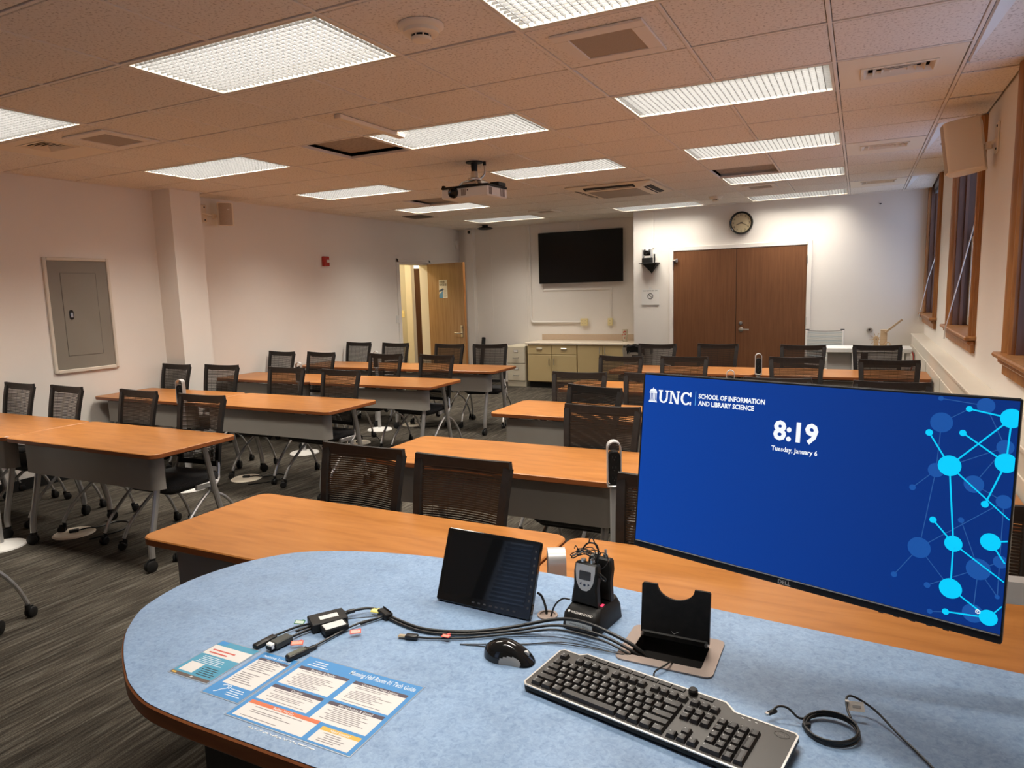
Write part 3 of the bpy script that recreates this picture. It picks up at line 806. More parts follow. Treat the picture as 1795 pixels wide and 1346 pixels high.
# ---------------------------------------------------------------- power towers and floor boxes
def tower(x, y, label, yaw=0.0, short=False):
    t = thing('power_tower', label, 'power tower', (x, y, ZT if short else 0), math.radians(yaw), 'silver power towers')
    z0, z1 = (0.012, 0.125) if short else (0.755, 0.957)
    hw = 0.036 if short else 0.031
    prof = [(-hw, z0)] + [(-hw, z1 - hw)] + [(hw * math.cos(PI - PI * q / 10), z1 - hw + hw * math.sin(PI - PI * q / 10)) for q in range(1, 10)] + [(hw, z1 - hw), (hw, z0)]
    inn = [(a * 0.86, (b if b > z0 else b) - (0.0045 if b > z0 else 0)) for a, b in prof]
    pts = prof + inn[::-1]
    m = MB(); n = len(pts)
    for yy in (-0.026, 0.026): m.add([(a, yy, b) for a, b in pts], [])
    k = len(prof)
    f = []
    for i in range(n): f.append((i, (i + 1) % n, n + (i + 1) % n, n + i))
    for i in range(k - 1):
        j = n - 1 - i
        f.append((i, j, j - 1, i + 1)); f.append((n + i, n + i + 1, n + j - 1, n + j))
    m.f += f; m.m += [0] * len(f)
    m.box(-hw, hw, -0.026, 0.026, z0 - 0.004, z0 + 0.004, 0.002)
    hd = ob('head', m, SILVERP, t, ang=40)
    m = MB(); m.prism(rrect(-hw * 0.84, hw * 0.84, z0 + 0.005, z1 - (0.045 if not short else 0.03), 0.024, 4), -0.020, 0.020, 0.002, TM(rx=PI / 2)); ob('socket_strip', m, BLACKP, t)
    m = MB()
    nso = 1 if short else 3
    for q in range(nso):
        zc = z0 + 0.035 + q * 0.046
        for sx in (-1, 1): m.box(sx * 0.007 - 0.0015, sx * 0.007 + 0.0015, -0.0212, -0.0202, zc, zc + 0.009)
        m.lathe([(0, 0.0012), (0.003, 0.0012), (0.003, 0)], 8, TM((0, -0.0200, zc - 0.008), rx=PI / 2))
    ob('socket_holes', m, mat('socket_dark', (0.05, 0.05, 0.05), 0.3), t, smooth=False)
    if short:
        m = MB(); m.prism(rrect(-0.034, 0.034, -0.026, 0.026, 0.01, 3), 0.0004, 0.009, 0.002); ob('foot', m, SILVERP, t)
    else:
        m = MB(); m.box(-0.018, 0.018, -0.016, 0.016, 0.02, 0.752, 0.005); ob('post', m, SILVERP, t)
        m = MB(); m.lathe([(0, 0.030), (0.03, 0.029), (0.10, 0.016), (0.145, 0.009), (0.15, 0.0005)], 28); ob('base', m, WHITEP, t)
    return t
for k, y in enumerate(LY[1:]):
    tower(-5.155, y - 0.085, 'silver power tower on a white disc before the ' + ordl[k + 1], 24)
tower(-0.942, 2.85, 'silver power tower with black sockets before the second right-hand row, beside the monitor', 24)
tower(-0.775, 1.800, 'short silver power outlet head standing on the table behind the touch panel', 118, True)
tower(-0.90, RY[2] - 0.08, 'silver power tower before the third right-hand row, behind the monitor', 10)
tower(-0.885, 5.585, 'silver power tower before the fourth right-hand row, just above the monitor', 10)
tower(-0.850, 7.00, 'silver power tower before the farthest right-hand row', 12)
def floor_box(x, y, label):
    t = thing('floor_box', label, 'floor outlet', (x, y, 0), random.uniform(0, 3), 'floor outlets under the tables')
    m = MB(); m.lathe([(0, 0.012), (0.09, 0.012), (0.095, 0.014), (0.125, 0.010), (0.135, 0.0008)], 28); ob('cover', m, VENT, t)
    m = MB(); m.box(-0.03, 0.03, -0.02, 0.02, 0.0122, 0.030, 0.004); m.tube(sm([(0.03, 0, 0.02), (0.09, 0.01, 0.022), (0.16, 0.05, 0.006), (0.26, 0.12, 0.005), (0.34, 0.05, 0.005), (0.30, -0.12, 0.005), (0.10, -0.22, 0.005)], 5), 0.005, 6); ob('plug', m, BLACKP, t)
for k, (x, y) in enumerate(((-4.94, 2.83), (-4.93, 4.38), (-4.918, 5.95), (-4.945, 7.05))):
    floor_box(x, y, 'round floor outlet with black plug under the ' + ordl[k + 1])
# ---------------------------------------------------------------- things on the left wall
t = thing('electrical_panel', 'grey electrical panel door set in a white frame on the left wall', 'electrical panel', (XL, 4.05, 1.515))
m = MB(); H_, W_ = 0.498, 0.278
for a, b, c, d in ((-W_ - 0.03, -W_, -H_ - 0.03, H_ + 0.03), (W_, W_ + 0.03, -H_ - 0.03, H_ + 0.03), (-W_, W_, H_, H_ + 0.03), (-W_, W_, -H_ - 0.035, -H_)):
    m.box(0.0003, 0.022, a, b, c, d, 0.006)
ob('frame', m, W_TRIM, t)
m = MB(); m.box(0.0003, 0.010, -W_, W_, -H_, H_, 0.002); ob('cover', m, PGREY, t)
m = MB()
for a, b, c, d in ((-0.167, -0.1655, -0.378, 0.388), (0.1655, 0.167, -0.378, 0.388), (-0.167, 0.167, 0.3865, 0.388), (-0.167, 0.167, -0.378, -0.3765)): m.box(0.0101, 0.0108, a, b, c, d)
ob('door_gap', m, BLACKSLOT, t, smooth=False)
m = MB(); m.box(0.0101, 0.0125, -0.164, 0.164, -0.375, 0.385, 0.001); dr = ob('door', m, PGREY, t)
m = MB(); m.prism(rrect(-0.020, 0.020, -0.045, 0.045, 0.02, 5), 0.0, 0.004, 0.001, Matrix(((0, 0, 1, 0.0126), (1, 0, 0, -0.102), (0, 1, 0, 0.004), (0, 0, 0, 1)))); m.box(0.0166, 0.022, -0.113, -0.091, -0.02, 0.022, 0.002, mi=1); ob('latch', m, [BLACKP, CHROME], dr)

t = thing('fire_alarm', 'small red fire alarm strobe high on the left wall', 'fire alarm', (XL, 7.44, 2.095))
m = MB(); m.box(0.0003, 0.045, -0.055, 0.055, -0.065, 0.065, 0.006); ob('body', m, REDP, t)
m = MB(); m.box(0.045, 0.062, -0.012, 0.05, -0.02, 0.02, 0.005); ob('strobe', m, WHITEP, t)
m = MB(); m.box(XL + 0.0003, XL + 0.009, 9.02, 9.09, 1.17, 1.29, 0.003); m.box(XL + 0.009, XL + 0.016, 9.048, 9.062, 1.22, 1.24, 0.002)
tag(ob('light_switch', m, WHITEP), 'white light switch on the left wall just before the open door', 'switch')

def speaker(name, label, loc, rz, pitch, plate_loc, prz, mats):
    t = thing(name, label, 'speaker', loc, rz, 'wall speakers')
    # local: -y front, body width x
    w2, hh, dp = mats
    prof = [(-w2 * 0.62, dp)] + [(-w2, dp * 0.35), (-w2 * 0.97, -0.01)] + [(w2 * math.cos(PI + PI * q / 12) * 0.97, -0.01 - 0.055 * math.sin(PI * q / 12)) for q in range(1, 12)] + [(w2 * 0.97, -0.01), (w2, dp * 0.35), (w2 * 0.62, dp)]
    Mx = TM(rx=pitch)
    m = MB(); m.prism(prof, -hh, hh, 0.006, Mx); ob('cabinet', m, VENT, t, ang=40)
    gp = [(a * 0.93, b - 0.006) for a, b in prof[2:-2]] + [(w2 * 0.9, -0.004), (-w2 * 0.9, -0.004)]
    m = MB(); m.prism(gp, -hh * 0.95, hh * 0.95, 0.004, Mx); gr = ob('grille', m, textured('speaker_cloth', [(0.4, (0.46, 0.37, 0.28)), (0.6, (0.52, 0.42, 0.32))], noise=200, rough=0.7), t, ang=40)
    m = MB(); m.box(0.02, 0.045, -0.0745, -0.069, 0.05, 0.058, 0.001, Mx); ob('badge', m, WHITEP, gr)
    Mi = TM(loc, rz=rz).inverted()
    A = Mi @ Vector(plate_loc); B = Vector((0, dp * 0.9, 0))
    m = MB(); m.tube([B, (A + B) / 2 + Vector((0, 0, -0.02)), A], 0.011, 8); m.lathe([(0, -0.022), (0.022, -0.022), (0.022, 0.022), (0, 0.022)], 10, TM((A + B) / 2 + Vector((0, 0, -0.02))))
    mt = ob('bracket', m, VENT, t)
    Mp = Mi @ TM(plate_loc, rz=prz)
    m = MB(); m.box(-0.06, 0.06, -0.012, 0.0, -0.095, 0.095, 0.004, Mp)
    for q in (-0.07, 0.07): m.lathe([(0, 0.006), (0.007, 0.005), (0.008, 0)], 8, Mp @ TM((0.03, -0.012, q), rx=PI / 2), mi=1)
    ob('wall_plate', m, [VENT, BLACKP], mt)
    return t
speaker('wall_speaker', 'beige wall speaker on a bracket beside the left wall column', (XL + 0.19, 5.66, 2.56), math.radians(48), 0.10, (XL + 0.0002, 5.50, 2.57), PI / 2, (0.085, 0.125, 0.10))
speaker('wall_speaker', 'large beige wall speaker on a bracket high on the window wall', (0.54, 5.62, 2.47), math.radians(-103), 0.14, (XR - 0.0002, 5.50, 2.50), -PI / 2, (0.135, 0.165, 0.16))
m = MB(); m.box(XL + 0.0003, XL + 0.045, 10.90, 10.965, 2.41, 2.55, 0.008); m.box(XL + 0.045, XL + 0.052, 10.915, 10.95, 2.43, 2.48, 0.004)
tag(ob('motion_sensor', m, WHITEP), 'small white motion sensor in the far left corner near the ceiling', 'sensor')
t = thing('dome_camera', 'tiny white dome camera at the ceiling in the far left corner', 'camera', (-6.25, YT - 0.115, 2.69))
m = MB(); m.box(-0.035, 0.035, -0.03, 0.0, -0.05, 0.05, 0.012); ob('body', m, WHITEP, t)
m = MB(); m.lathe([(0, 0.035), (0.018, 0.03), (0.026, 0.012), (0.027, 0)], 14, TM((0, -0.03, -0.01), rx=PI / 2)); ob('lens', m, GLOSSB, t)

# ---------------------------------------------------------------- television wall
t = thing('television', 'large black wall television above the tan cabinets', 'television', (-4.19, YT - 0.05, 2.155))
m = MB(); m.box(-0.745, 0.745, -0.035, 0.0, -0.425, 0.425, 0.006); ob('bezel', m, BLACKP, t)
m = MB(); m.box(-0.738, 0.738, -0.0362, -0.0352, -0.412, 0.418); ob('screen', m, SCREENOFF, t, smooth=False)
m = MB(); m.box(-0.30, 0.30, 0.0, 0.0495, -0.2, 0.2, 0.004); ob('wall_mount', m, BLACKP, t)
m = MB(); m.tube([(-5.13, YT - 0.021, 2.74), (-5.13, YT - 0.021, 1.12), (-5.12, YT - 0.021, 1.09), (-5.10, YT - 0.021, 1.075), (-5.07, YT - 0.021, 1.07), (-4.21, YT - 0.021, 1.07)], 0.020, 10)
tag(ob('conduit', m, W_PAINT), 'painted round conduit bending from the ceiling along the wall to the wide outlet', 'conduit')
t = thing('surface_raceway', 'flat cream raceway running under the television down to the narrow outlet', 'raceway', (0, 0, 0))
m = MB(); m.box(-4.905, -4.885, YT - 0.016, YT - 0.0003, 1.63, 1.72, 0.003); m.box(-4.905, -3.66, YT - 0.016, YT - 0.0003, 1.605, 1.63, 0.003); m.box(-3.69, -3.66, YT - 0.016, YT - 0.0003, 1.14, 1.605, 0.003); ob('channel', m, W_PAINT, t)
def outlet(x, w_, label):
    t = thing('wall_outlet', label, 'outlet', (x, YT, 1.07), 0, 'ivory wall outlets')
    m = MB(); m.box(-w_, w_, -0.045, -0.0003, -0.058, 0.058, 0.004); ob('box', m, IVORY, t)
    m = MB(); m.box(-w_ - 0.004, w_ + 0.004, -0.050, -0.045, -0.062, 0.062, 0.002); fp = ob('faceplate', m, IVORY, t)
    m = MB()
    for sx in ((-0.03, 0.03) if w_ > 0.05 else (0,)):
        for sz in (-0.024, 0.024):
            for q in (-0.006, 0.006): m.box(sx + q - 0.0015, sx + q + 0.0015, -0.0508, -0.0498, sz - 0.004, sz + 0.006)
    ob('slots', m, BLACKP, fp, smooth=False)
outlet(-4.14, 0.058, 'wide ivory double outlet at the end of the conduit over the counter')
outlet(-3.68, 0.036, 'narrow ivory outlet at the end of the raceway over the counter')

# cabinets, counter, filing cabinet
YC = 10.50
def pull(mb, x, z, vert=True, y=YC - 0.02, l=0.055):
    if vert: mb.tube([(x, y, z - l), (x, y - 0.028, z - l + 0.008), (x, y - 0.028, z + l - 0.008), (x, y, z + l)], 0.0055, 8)
    else: mb.box(x - 0.05, x + 0.05, y - 0.012, y, z - 0.017, z + 0.017, 0.004); mb.box(x - 0.038, x + 0.038, y - 0.0128, y - 0.011, z - 0.009, z + 0.009, mi=1)
def cabinet(x0, x1, label, drawers):
    t = thing('base_cabinet', label, 'cabinet', ((x0 + x1) / 2, YC, 0), 0, 'tan metal base cabinets')
    hw = (x1 - x0) / 2 - 0.002
    dy = -YC
    m = MB(); m.box(-hw, hw, 0.0, YT - YC - 0.002, 0.10, 0.725, 0.003); ob('carcass', m, CABY, t)
    m = MB(); m.box(-hw, hw, 0.06, YT - YC - 0.002, 0.001, 0.0995); ob('toe_kick', m, BLACKP, t, smooth=False)
    zt = 0.715
    if drawers:
        for s in (-1, 1):
            a, b = (-hw + 0.004, -0.003) if s < 0 else (0.003, hw - 0.004)
            m = MB(); m.box(a, b, -0.020, -0.0005, 0.565, zt, 0.004); d = ob('drawer', m, CABY, t)
            m = MB(); pull(m, (a + b) / 2, 0.655, False, -0.020); ob('pull', m, [CHROME, CABY], d)
        zt = 0.555
    for s in (-1, 1):
        a, b = (-hw + 0.004, -0.003) if s < 0 else (0.003, hw - 0.004)
        m = MB(); m.box(a, b, -0.020, -0.0005, 0.112, zt, 0.004); d = ob('door', m, CABY, t)
        m = MB(); pull(m, s * 0.045, zt - 0.11 if drawers else 0.64, True, -0.020); ob('pull', m, CHROME, d)
cabinet(-4.965, -4.075, 'tan metal base cabinet with two drawers over two doors', True)
cabinet(-4.070, -3.20, 'tan metal base cabinet with two full-height doors beside the trash can', False)
t = thing('countertop', 'pale speckled countertop with backsplash over the tan cabinets', 'countertop', (0, 0, 0))
m = MB(); m.box(-5.00, -3.083, YC - 0.035, YT - 0.001, 0.727, 0.762, 0.006); ob('slab', m, COUNT, t)
m = MB(); m.box(-4.93, -3.083, YT - 0.022, YT - 0.0005, 0.7622, 0.862, 0.004); ob('backsplash', m, textured('beige_backsplash', [(0.3, (0.56, 0.43, 0.31)), (0.7, (0.60, 0.47, 0.34))], noise=80, rough=0.5), t)
t = thing('filing_cabinet', 'cream two-section filing cabinet left of the tan cabinets', 'filing cabinet', (-5.19, YC + 0.02, 0))
m = MB(); m.box(-0.175, 0.175, 0.0, 0.48, 0.001, 0.70, 0.004); ob('body', m, CABC, t)
for q in range(2):
    z0 = 0.105 + q * 0.295
    m = MB(); m.box(-0.168, 0.168, -0.018, -0.0005, z0, z0 + 0.285, 0.005); d = ob('drawer', m, CABC, t)
    m = MB(); m.tube([(-0.05, -0.018, z0 + 0.10), (-0.05, -0.035, z0 + 0.095), (0.05, -0.035, z0 + 0.095), (0.05, -0.018, z0 + 0.10)], 0.006, 8); ob('handle', m, CHROME, d)
    m = MB(); m.box(-0.042, 0.042, -0.022, -0.0185, z0 + 0.185, z0 + 0.232, 0.002); m.box(-0.034, 0.034, -0.0225, -0.0215, z0 + 0.193, z0 + 0.224, mi=1); ob('label_holder', m, [CHROME, PAPER], d)
t = thing('trash_can', 'tall grey trash can lined with a black bag beside the counter', 'trash can', (-2.93, 10.05, 0))
m = MB(); m.add([], []);
lo_, hi_ = rrect(-0.16, 0.16, -0.12, 0.12, 0.03, 3), rrect(-0.205, 0.205, -0.155, 0.155, 0.04, 3)
n_ = len(lo_)
m.add([(a, b, 0.001) for a, b in lo_] + [(a, b, 0.74) for a, b in hi_] + [(a * 0.97, b * 0.97, 0.74) for a, b in hi_] + [(a * 0.96, b * 0.96, 0.03) for a, b in lo_],
      [list(range(n_))[::-1]] + [(L * n_ + i, L * n_ + (i + 1) % n_, (L + 1) * n_ + (i + 1) % n_, (L + 1) * n_ + i) for L in range(3) for i in range(n_)] + [[3 * n_ + i for i in range(n_)]])
ob('bin', m, mat('trash_grey', (0.42, 0.38, 0.31), 0.5), t, ang=50)
m = MB(); m.box(-0.05, 0.05, -0.155, -0.148, 0.60, 0.63, 0.002, TM((0, 0.0, 0))); ob('grip', m, BLACKP, t)
m = MB(); rb = random.Random(3); nb = 36; rings = []
vs = []
for L, (kz, ks) in enumerate(((0.665, 1.0), (0.70, 1.035), (0.748, 1.05), (0.765, 1.02), (0.758, 0.94), (0.66, 0.86), (0.60, 0.5))):
    for q in range(nb):
        a = 2 * PI * q / nb
        ca, sa = math.cos(a), math.sin(a)
        rr = 0.205 * ks; r2 = 0.155 * ks
        ex = 0.55
        x = rr * math.copysign(abs(ca) ** ex, ca); y = r2 * math.copysign(abs(sa) ** ex, sa)
        j = 0.010 if L not in (1, 2) else 0.006
        vs.append((x + rb.uniform(-j, j), y + rb.uniform(-j, j), kz + rb.uniform(-0.012, 0.012) - (0.03 * (q % 5 == 0) if L == 0 else 0)))
m.add(vs, [(L * nb + q, L * nb + (q + 1) % nb, (L + 1) * nb + (q + 1) % nb, (L + 1) * nb + q) for L in range(6) for q in range(nb)])
ob('bag', m, mat('black_bag', (0.012, 0.012, 0.013), 0.22), t, ang=20)
t = thing('tumbler', 'clear tumbler with red flower print on the counter by the corner', 'cup', (-3.36, 10.80, 0.7625))
m = MB(); m.lathe([(0, 0.002), (0.034, 0.002), (0.045, 0.195), (0.042, 0.195), (0.031, 0.008), (0, 0.008)], 20); ob('cup', m, textured('frosted_cup', [(0.4, (0.55, 0.50, 0.38)), (0.6, (0.66, 0.60, 0.48))], noise=50, rough=0.2), t)
m = MB()
for q, (a, z) in enumerate(((-1.9, 0.15), (-1.3, 0.12), (-1.6, 0.165), (-1.1, 0.16), (-2.3, 0.11), (-1.55, 0.06))):
    r_ = 0.0345 + 0.0105 * z / 0.195 + 0.0003
    m.prism(circ(0, 0, 0.012, 8), 0, 0.001, 0, TM((r_ * math.cos(a), r_ * math.sin(a), z), rz=a) @ TM(ry=PI / 2))
ob('flower', m, REDP, t, smooth=False)
m = MB(); m.tube([(-6.03, 10.74, 0.034), (-6.075, 11.0, 0.80)], 0.034, 14)
tag(ob('poster_tube', m, BLACKP), 'black poster tube leaning in the corner behind the last left chair', 'tube')

# ---------------------------------------------------------------- right part of the back wall
t = thing('wall_clock', 'round black-rimmed wall clock above the double doors', 'clock', (-1.52, YB, 2.478))
M = TM((0, 0, 0), rx=PI / 2)
m = MB(); m.lathe([(0.130, 0.012), (0.138, 0.040), (0.150, 0.046), (0.158, 0.036), (0.160, 0.0004), (0, 0.0004)], 40, M); ob('rim', m, GLOSSB, t, ang=50)
m = MB(); m.lathe([(0, 0.0145), (0.136, 0.0145), (0.136, 0.011), (0, 0.011)], 40, M); fc = ob('face', m, mat('clock_cream', (0.62, 0.52, 0.33), 0.5), t, smooth=False)
m = MB()
for q in range(1, 13):
    a = PI / 2 - q * PI / 6
    put_text(m, str(q), M @ TM((0.108 * math.cos(a), 0.108 * math.sin(a) - 0.013, 0.0150)), height=0.026, align='C', bold=0.01)
ob('numerals', m, INK, fc, smooth=False)
for nm, l, w_, a in (('hour_hand', 0.072, 0.0045, 249.5), ('minute_hand', 0.098, 0.0032, 114)):
    m = MB(); m.box(-w_, w_, -0.02, l, 0.0155, 0.0172, 0, M @ TM(rz=-math.radians(a))); ob(nm, m, INK, t, smooth=False)
m = MB(); m.lathe([(0, 0.0195), (0.007, 0.019), (0.008, 0.0155)], 10, M); ob('hub', m, INK, t)
t = thing('ptz_camera', 'black and silver swivel camera on a small wall shelf left of the double doors', 'camera', (-2.84, YB - 0.09, 1.978))
m = MB(); m.box(-0.115, 0.165, -0.07, 0.0895, -0.010, 0.0, 0.002)
m.add([(-0.07, 0.089, -0.011), (0.14, 0.089, -0.011), (0.04, 0.089, -0.16), (-0.07, -0.04, -0.011), (0.14, -0.04, -0.011), (0.04, 0.085, -0.15)], [(0, 2, 1), (0, 3, 5, 2), (1, 2, 5, 4), (3, 4, 5), (0, 1, 4, 3)])
ob('shelf', m, BLACKP, t)
m = MB(); m.prism(rrect(-0.075, 0.075, -0.065, 0.055, 0.03, 4), 0.001, 0.075, 0.006); ob('base', m, BLACKP, t)
for s in (-1, 1):
    m = MB(); m.box(s * 0.062 - 0.012, s * 0.062 + 0.012, -0.04, 0.03, 0.076, 0.205, 0.01); ob('yoke_arm', m, SILVERP, t)
m = MB(); m.lathe([(0, -0.05), (0.042, -0.05), (0.05, -0.03), (0.05, 0.03), (0.042, 0.05), (0, 0.05)], 18, TM((0, -0.005, 0.155), ry=PI / 2)); ob('head', m, BLACKP, t)
m = MB(); m.lathe([(0.034, 0), (0.03, 0.012), (0.024, 0.014), (0, 0.008)], 18, TM((0, -0.052, 0.15), rx=PI / 2)); ob('lens', m, GLOSSB, t)
m = MB(); m.lathe([(0, 0.045), (0.028, 0.035), (0.042, 0.01), (0.044, 0)], 16, TM((0, -0.005, 0.178))); ob('cap', m, SILVERP, t)
m = MB(); m.box(0.085, 0.105, 0.02, 0.05, 0.001, 0.13, 0.003); ob('small_receiver', m, BLACKP, t)
m = MB(); m.box(-2.79, -2.765, YB - 0.014, YB - 0.0003, 2.20, 2.741, 0.002); tag(ob('cable_cover', m, W_PAINT), 'thin white cable cover from the ceiling down to the swivel camera', 'cable cover')
t = thing('paper_notice', 'white paper notice with a prohibition ring taped below the swivel camera', 'notice', (-2.82, YB, 1.48))
m = MB(); m.box(-0.135, 0.135, -0.012, -0.010, -0.125, 0.11); m.box(-0.12, 0.12, -0.0095, -0.0003, -0.06, 0.10); ob('sheet', m, PAPER, t, smooth=False)
m = MB(); put_text(m, 'DO NOT TURN ON', TM((0, -0.0124, 0.078), rx=PI / 2), width=0.215, height=0.016, align='C', bold=0.01); ob('lettering', m, INK, t, smooth=False)
m = MB(); m.tube([(0.04 * math.cos(2 * PI * q / 24), -0.0122, 0.005 + 0.04 * math.sin(2 * PI * q / 24)) for q in range(24)], 0.004, 4, closed=True); m.box(-0.004, 0.004, -0.0126, -0.012, -0.038, 0.038, 0, TM((0, 0, 0.005), ry=math.radians(-45))); ob('prohibition_sign', m, INK, t, smooth=False)
m = MB(); m.box(-0.02, 0.02, -0.0125, -0.0003, 0.105, 0.135); ob('tape', m, WHITEP, t, smooth=False)
m = MB(); m.box(-0.11, 0.10, -0.02, -0.0003, -0.20, -0.135, 0.003); 
t = thing('wall_bumper', 'small round metal door bumper on the back wall', 'door bumper', (0.134, YB, 0.975))
m = MB(); m.lathe([(0, 0.018), (0.010, 0.018), (0.013, 0.030), (0.026, 0.030), (0.034, 0.018), (0.036, 0.0003), (0, 0.0003)], 20, TM(rx=PI / 2)); ob('rose', m, CHROME, t)
m = MB(); m.lathe([(0, 0.034), (0.013, 0.032), (0.014, 0.0185), (0, 0.0185)], 14, TM(rx=PI / 2)); ob('rubber', m, BLACKP, t)
m = MB(); m.box(0.19, 0.215, YB - 0.03, YB - 0.0005, 2.60, 2.607); m.tube([(0.2, YB - 0.002, 2.604), (0.2, YB - 0.03, 2.604), (0.2, YB - 0.034, 2.585)], 0.003, 6)
tag(ob('wall_hook', m, BLACKP), 'small dark hook high on the back wall near the window', 'hook')
# white table, white chair, wooden model
t = thing('utility_table', 'white utility table against the back wall under the wall bumper', 'table', (0.10, 9.72, 0))
m = MB(); m.box(-0.47, 0.49, -0.22, 0.22, 0.745, 0.80, 0.005); ob('tabletop', m, mat('white_laminate', (0.80, 0.79, 0.76), 0.4), t)
for x in (-0.10, 0.45):
    for y in (-0.17, 0.17):
        m = MB(); m.box(x - 0.022, x + 0.022, y - 0.022, y + 0.022, 0.001, 0.744, 0.004); ob('leg', m, WHITEP, t)
m = MB(); m.box(-0.44, -0.16, -0.10, 0.19, 0.30, 0.744, 0.004); ob('hanging_bin', m, mat('bin_grey', (0.45, 0.44, 0.42), 0.6), t)
m = MB(); m.box(-0.06, 0.02, -0.16, -0.06, 0.60, 0.743, 0.005); ob('clamp', m, BLACKP, t)
m = MB(); m.tube(sm([(0.47, -0.2, 0.79), (0.50, -0.235, 0.72), (0.495, -0.235, 0.60), (0.47, -0.235, 0.52)], 5), 0.006, 6); ob('hanging_cord', m, REDP, t)
t = thing('white_mesh_chair', 'white chair with a grey striped mesh back behind the white table by the doors', 'chair', (-0.40, 10.11, 0))
m = MB()
for s in (-1, 1): m.tube(sm([(s * 0.20, 0.0, 0.45), (s * 0.222, 0.045, 0.70), (s * 0.225, 0.085, 0.985)], 5), 0.012, 8)
ob('backrest_frame', m, WHITEP, t)
m = MB()
for s in (-1, 1): m.box(s * 0.215 - 0.025, s * 0.215 + 0.025, 0.075, 0.10, 0.985, 0.995, 0.003)
ob('post_cap', m, BLACKP, t)
mg = [mat('mesh_pale_grey', (0.50, 0.50, 0.46), 0.6), mat('mesh_blue_grey', (0.36, 0.41, 0.42), 0.6), mat('mesh_dark_rail', (0.12, 0.11, 0.10), 0.6)]
m = MB()
for q in range(40):
    z = 0.57 + q * 0.0102; yb = 0.02 + 0.065 * (z - 0.5) / 0.48
    m.tube([(-0.212, yb, z + 0.006), (-0.1, yb + 0.022, z), (0, yb + 0.028, z - 0.003), (0.1, yb + 0.022, z), (0.212, yb, z + 0.006)], 0.004, 5, mi=2 if q == 39 else (1 if q % 5 in (1, 2) else 0))
o = ob('backrest_mesh', m, mg, t, smooth=False); o['kind'] = 'stuff'
m = MB(); m.prism(rrect(-0.22, 0.22, -0.16, 0.12, 0.05, 4), 0.43, 0.465, 0.01); ob('seat', m, mg[0], t)
for sx in (-1, 1):
    for sy in (-1, 1):
        m = MB(); m.tube([(sx * 0.19, sy * 0.12, 0.43), (sx * 0.21, sy * 0.15, 0.001)], 0.012, 8); ob('leg', m, WHITEP, t)
WOODM = textured('pale_plywood', [(0.3, (0.50, 0.35, 0.20)), (0.7, (0.60, 0.44, 0.27))], scale=(4, 4, 22), noise=2, rough=0.6)
t = thing('wooden_model', 'small wooden crank model with a spoked wheel and raised arm on the white table', 'model', (0.27, 9.75, 0.8005))
m = MB(); m.box(-0.10, 0.10, -0.08, 0.08, 0, 0.012, 0.001); ob('base', m, WOODM, t)
m = MB(); m.box(-0.02, 0.055, -0.04, 0.04, 0.012, 0.215, 0.003); ob('post', m, WOODM, t)
m = MB(); m.box(-0.012, 0.012, -0.012, 0.012, 0.0, 0.235, 0.002, TM((0.035, -0.055, 0.185), ry=math.radians(48))); ob('arm', m, WOODM, t)
m = MB(); m.lathe([(0, -0.01), (0.034, -0.01), (0.034, 0.01), (0, 0.01)], 20, TM((-0.065, -0.03, 0.10), rx=PI / 2))
for q in range(9):
    a = 2 * PI * q / 9 + 0.2
    m.box(0.030, 0.078, -0.004, 0.004, -0.003, 0.003, 0, TM((-0.065, -0.03, 0.10), ry=a))
ob('spoked_wheel', m, WOODM, t)
m = MB(); m.lathe([(0, 0.014), (0.006, 0.014), (0.006, 0)], 8, TM((-0.065, -0.04, 0.10), rx=PI / 2)); ob('axle', m, BLACKP, t)
m = MB(); m.box(-0.09, -0.04, -0.03, 0.03, 0.012, 0.075, 0.002); ob('wheel_stand', m, WOODM, t)
m = MB(); m.tube(sm([(0.03, -0.05, 0.03), (0.06, -0.055, 0.06), (0.085, -0.055, 0.05), (0.09, -0.055, 0.02)], 5), 0.006, 6); m.lathe([(0, 0.01), (0.025, 0.01), (0.025, 0)], 14, TM((0.03, -0.04, 0.04), rx=PI / 2)); ob('cam', m, WOODM, t)

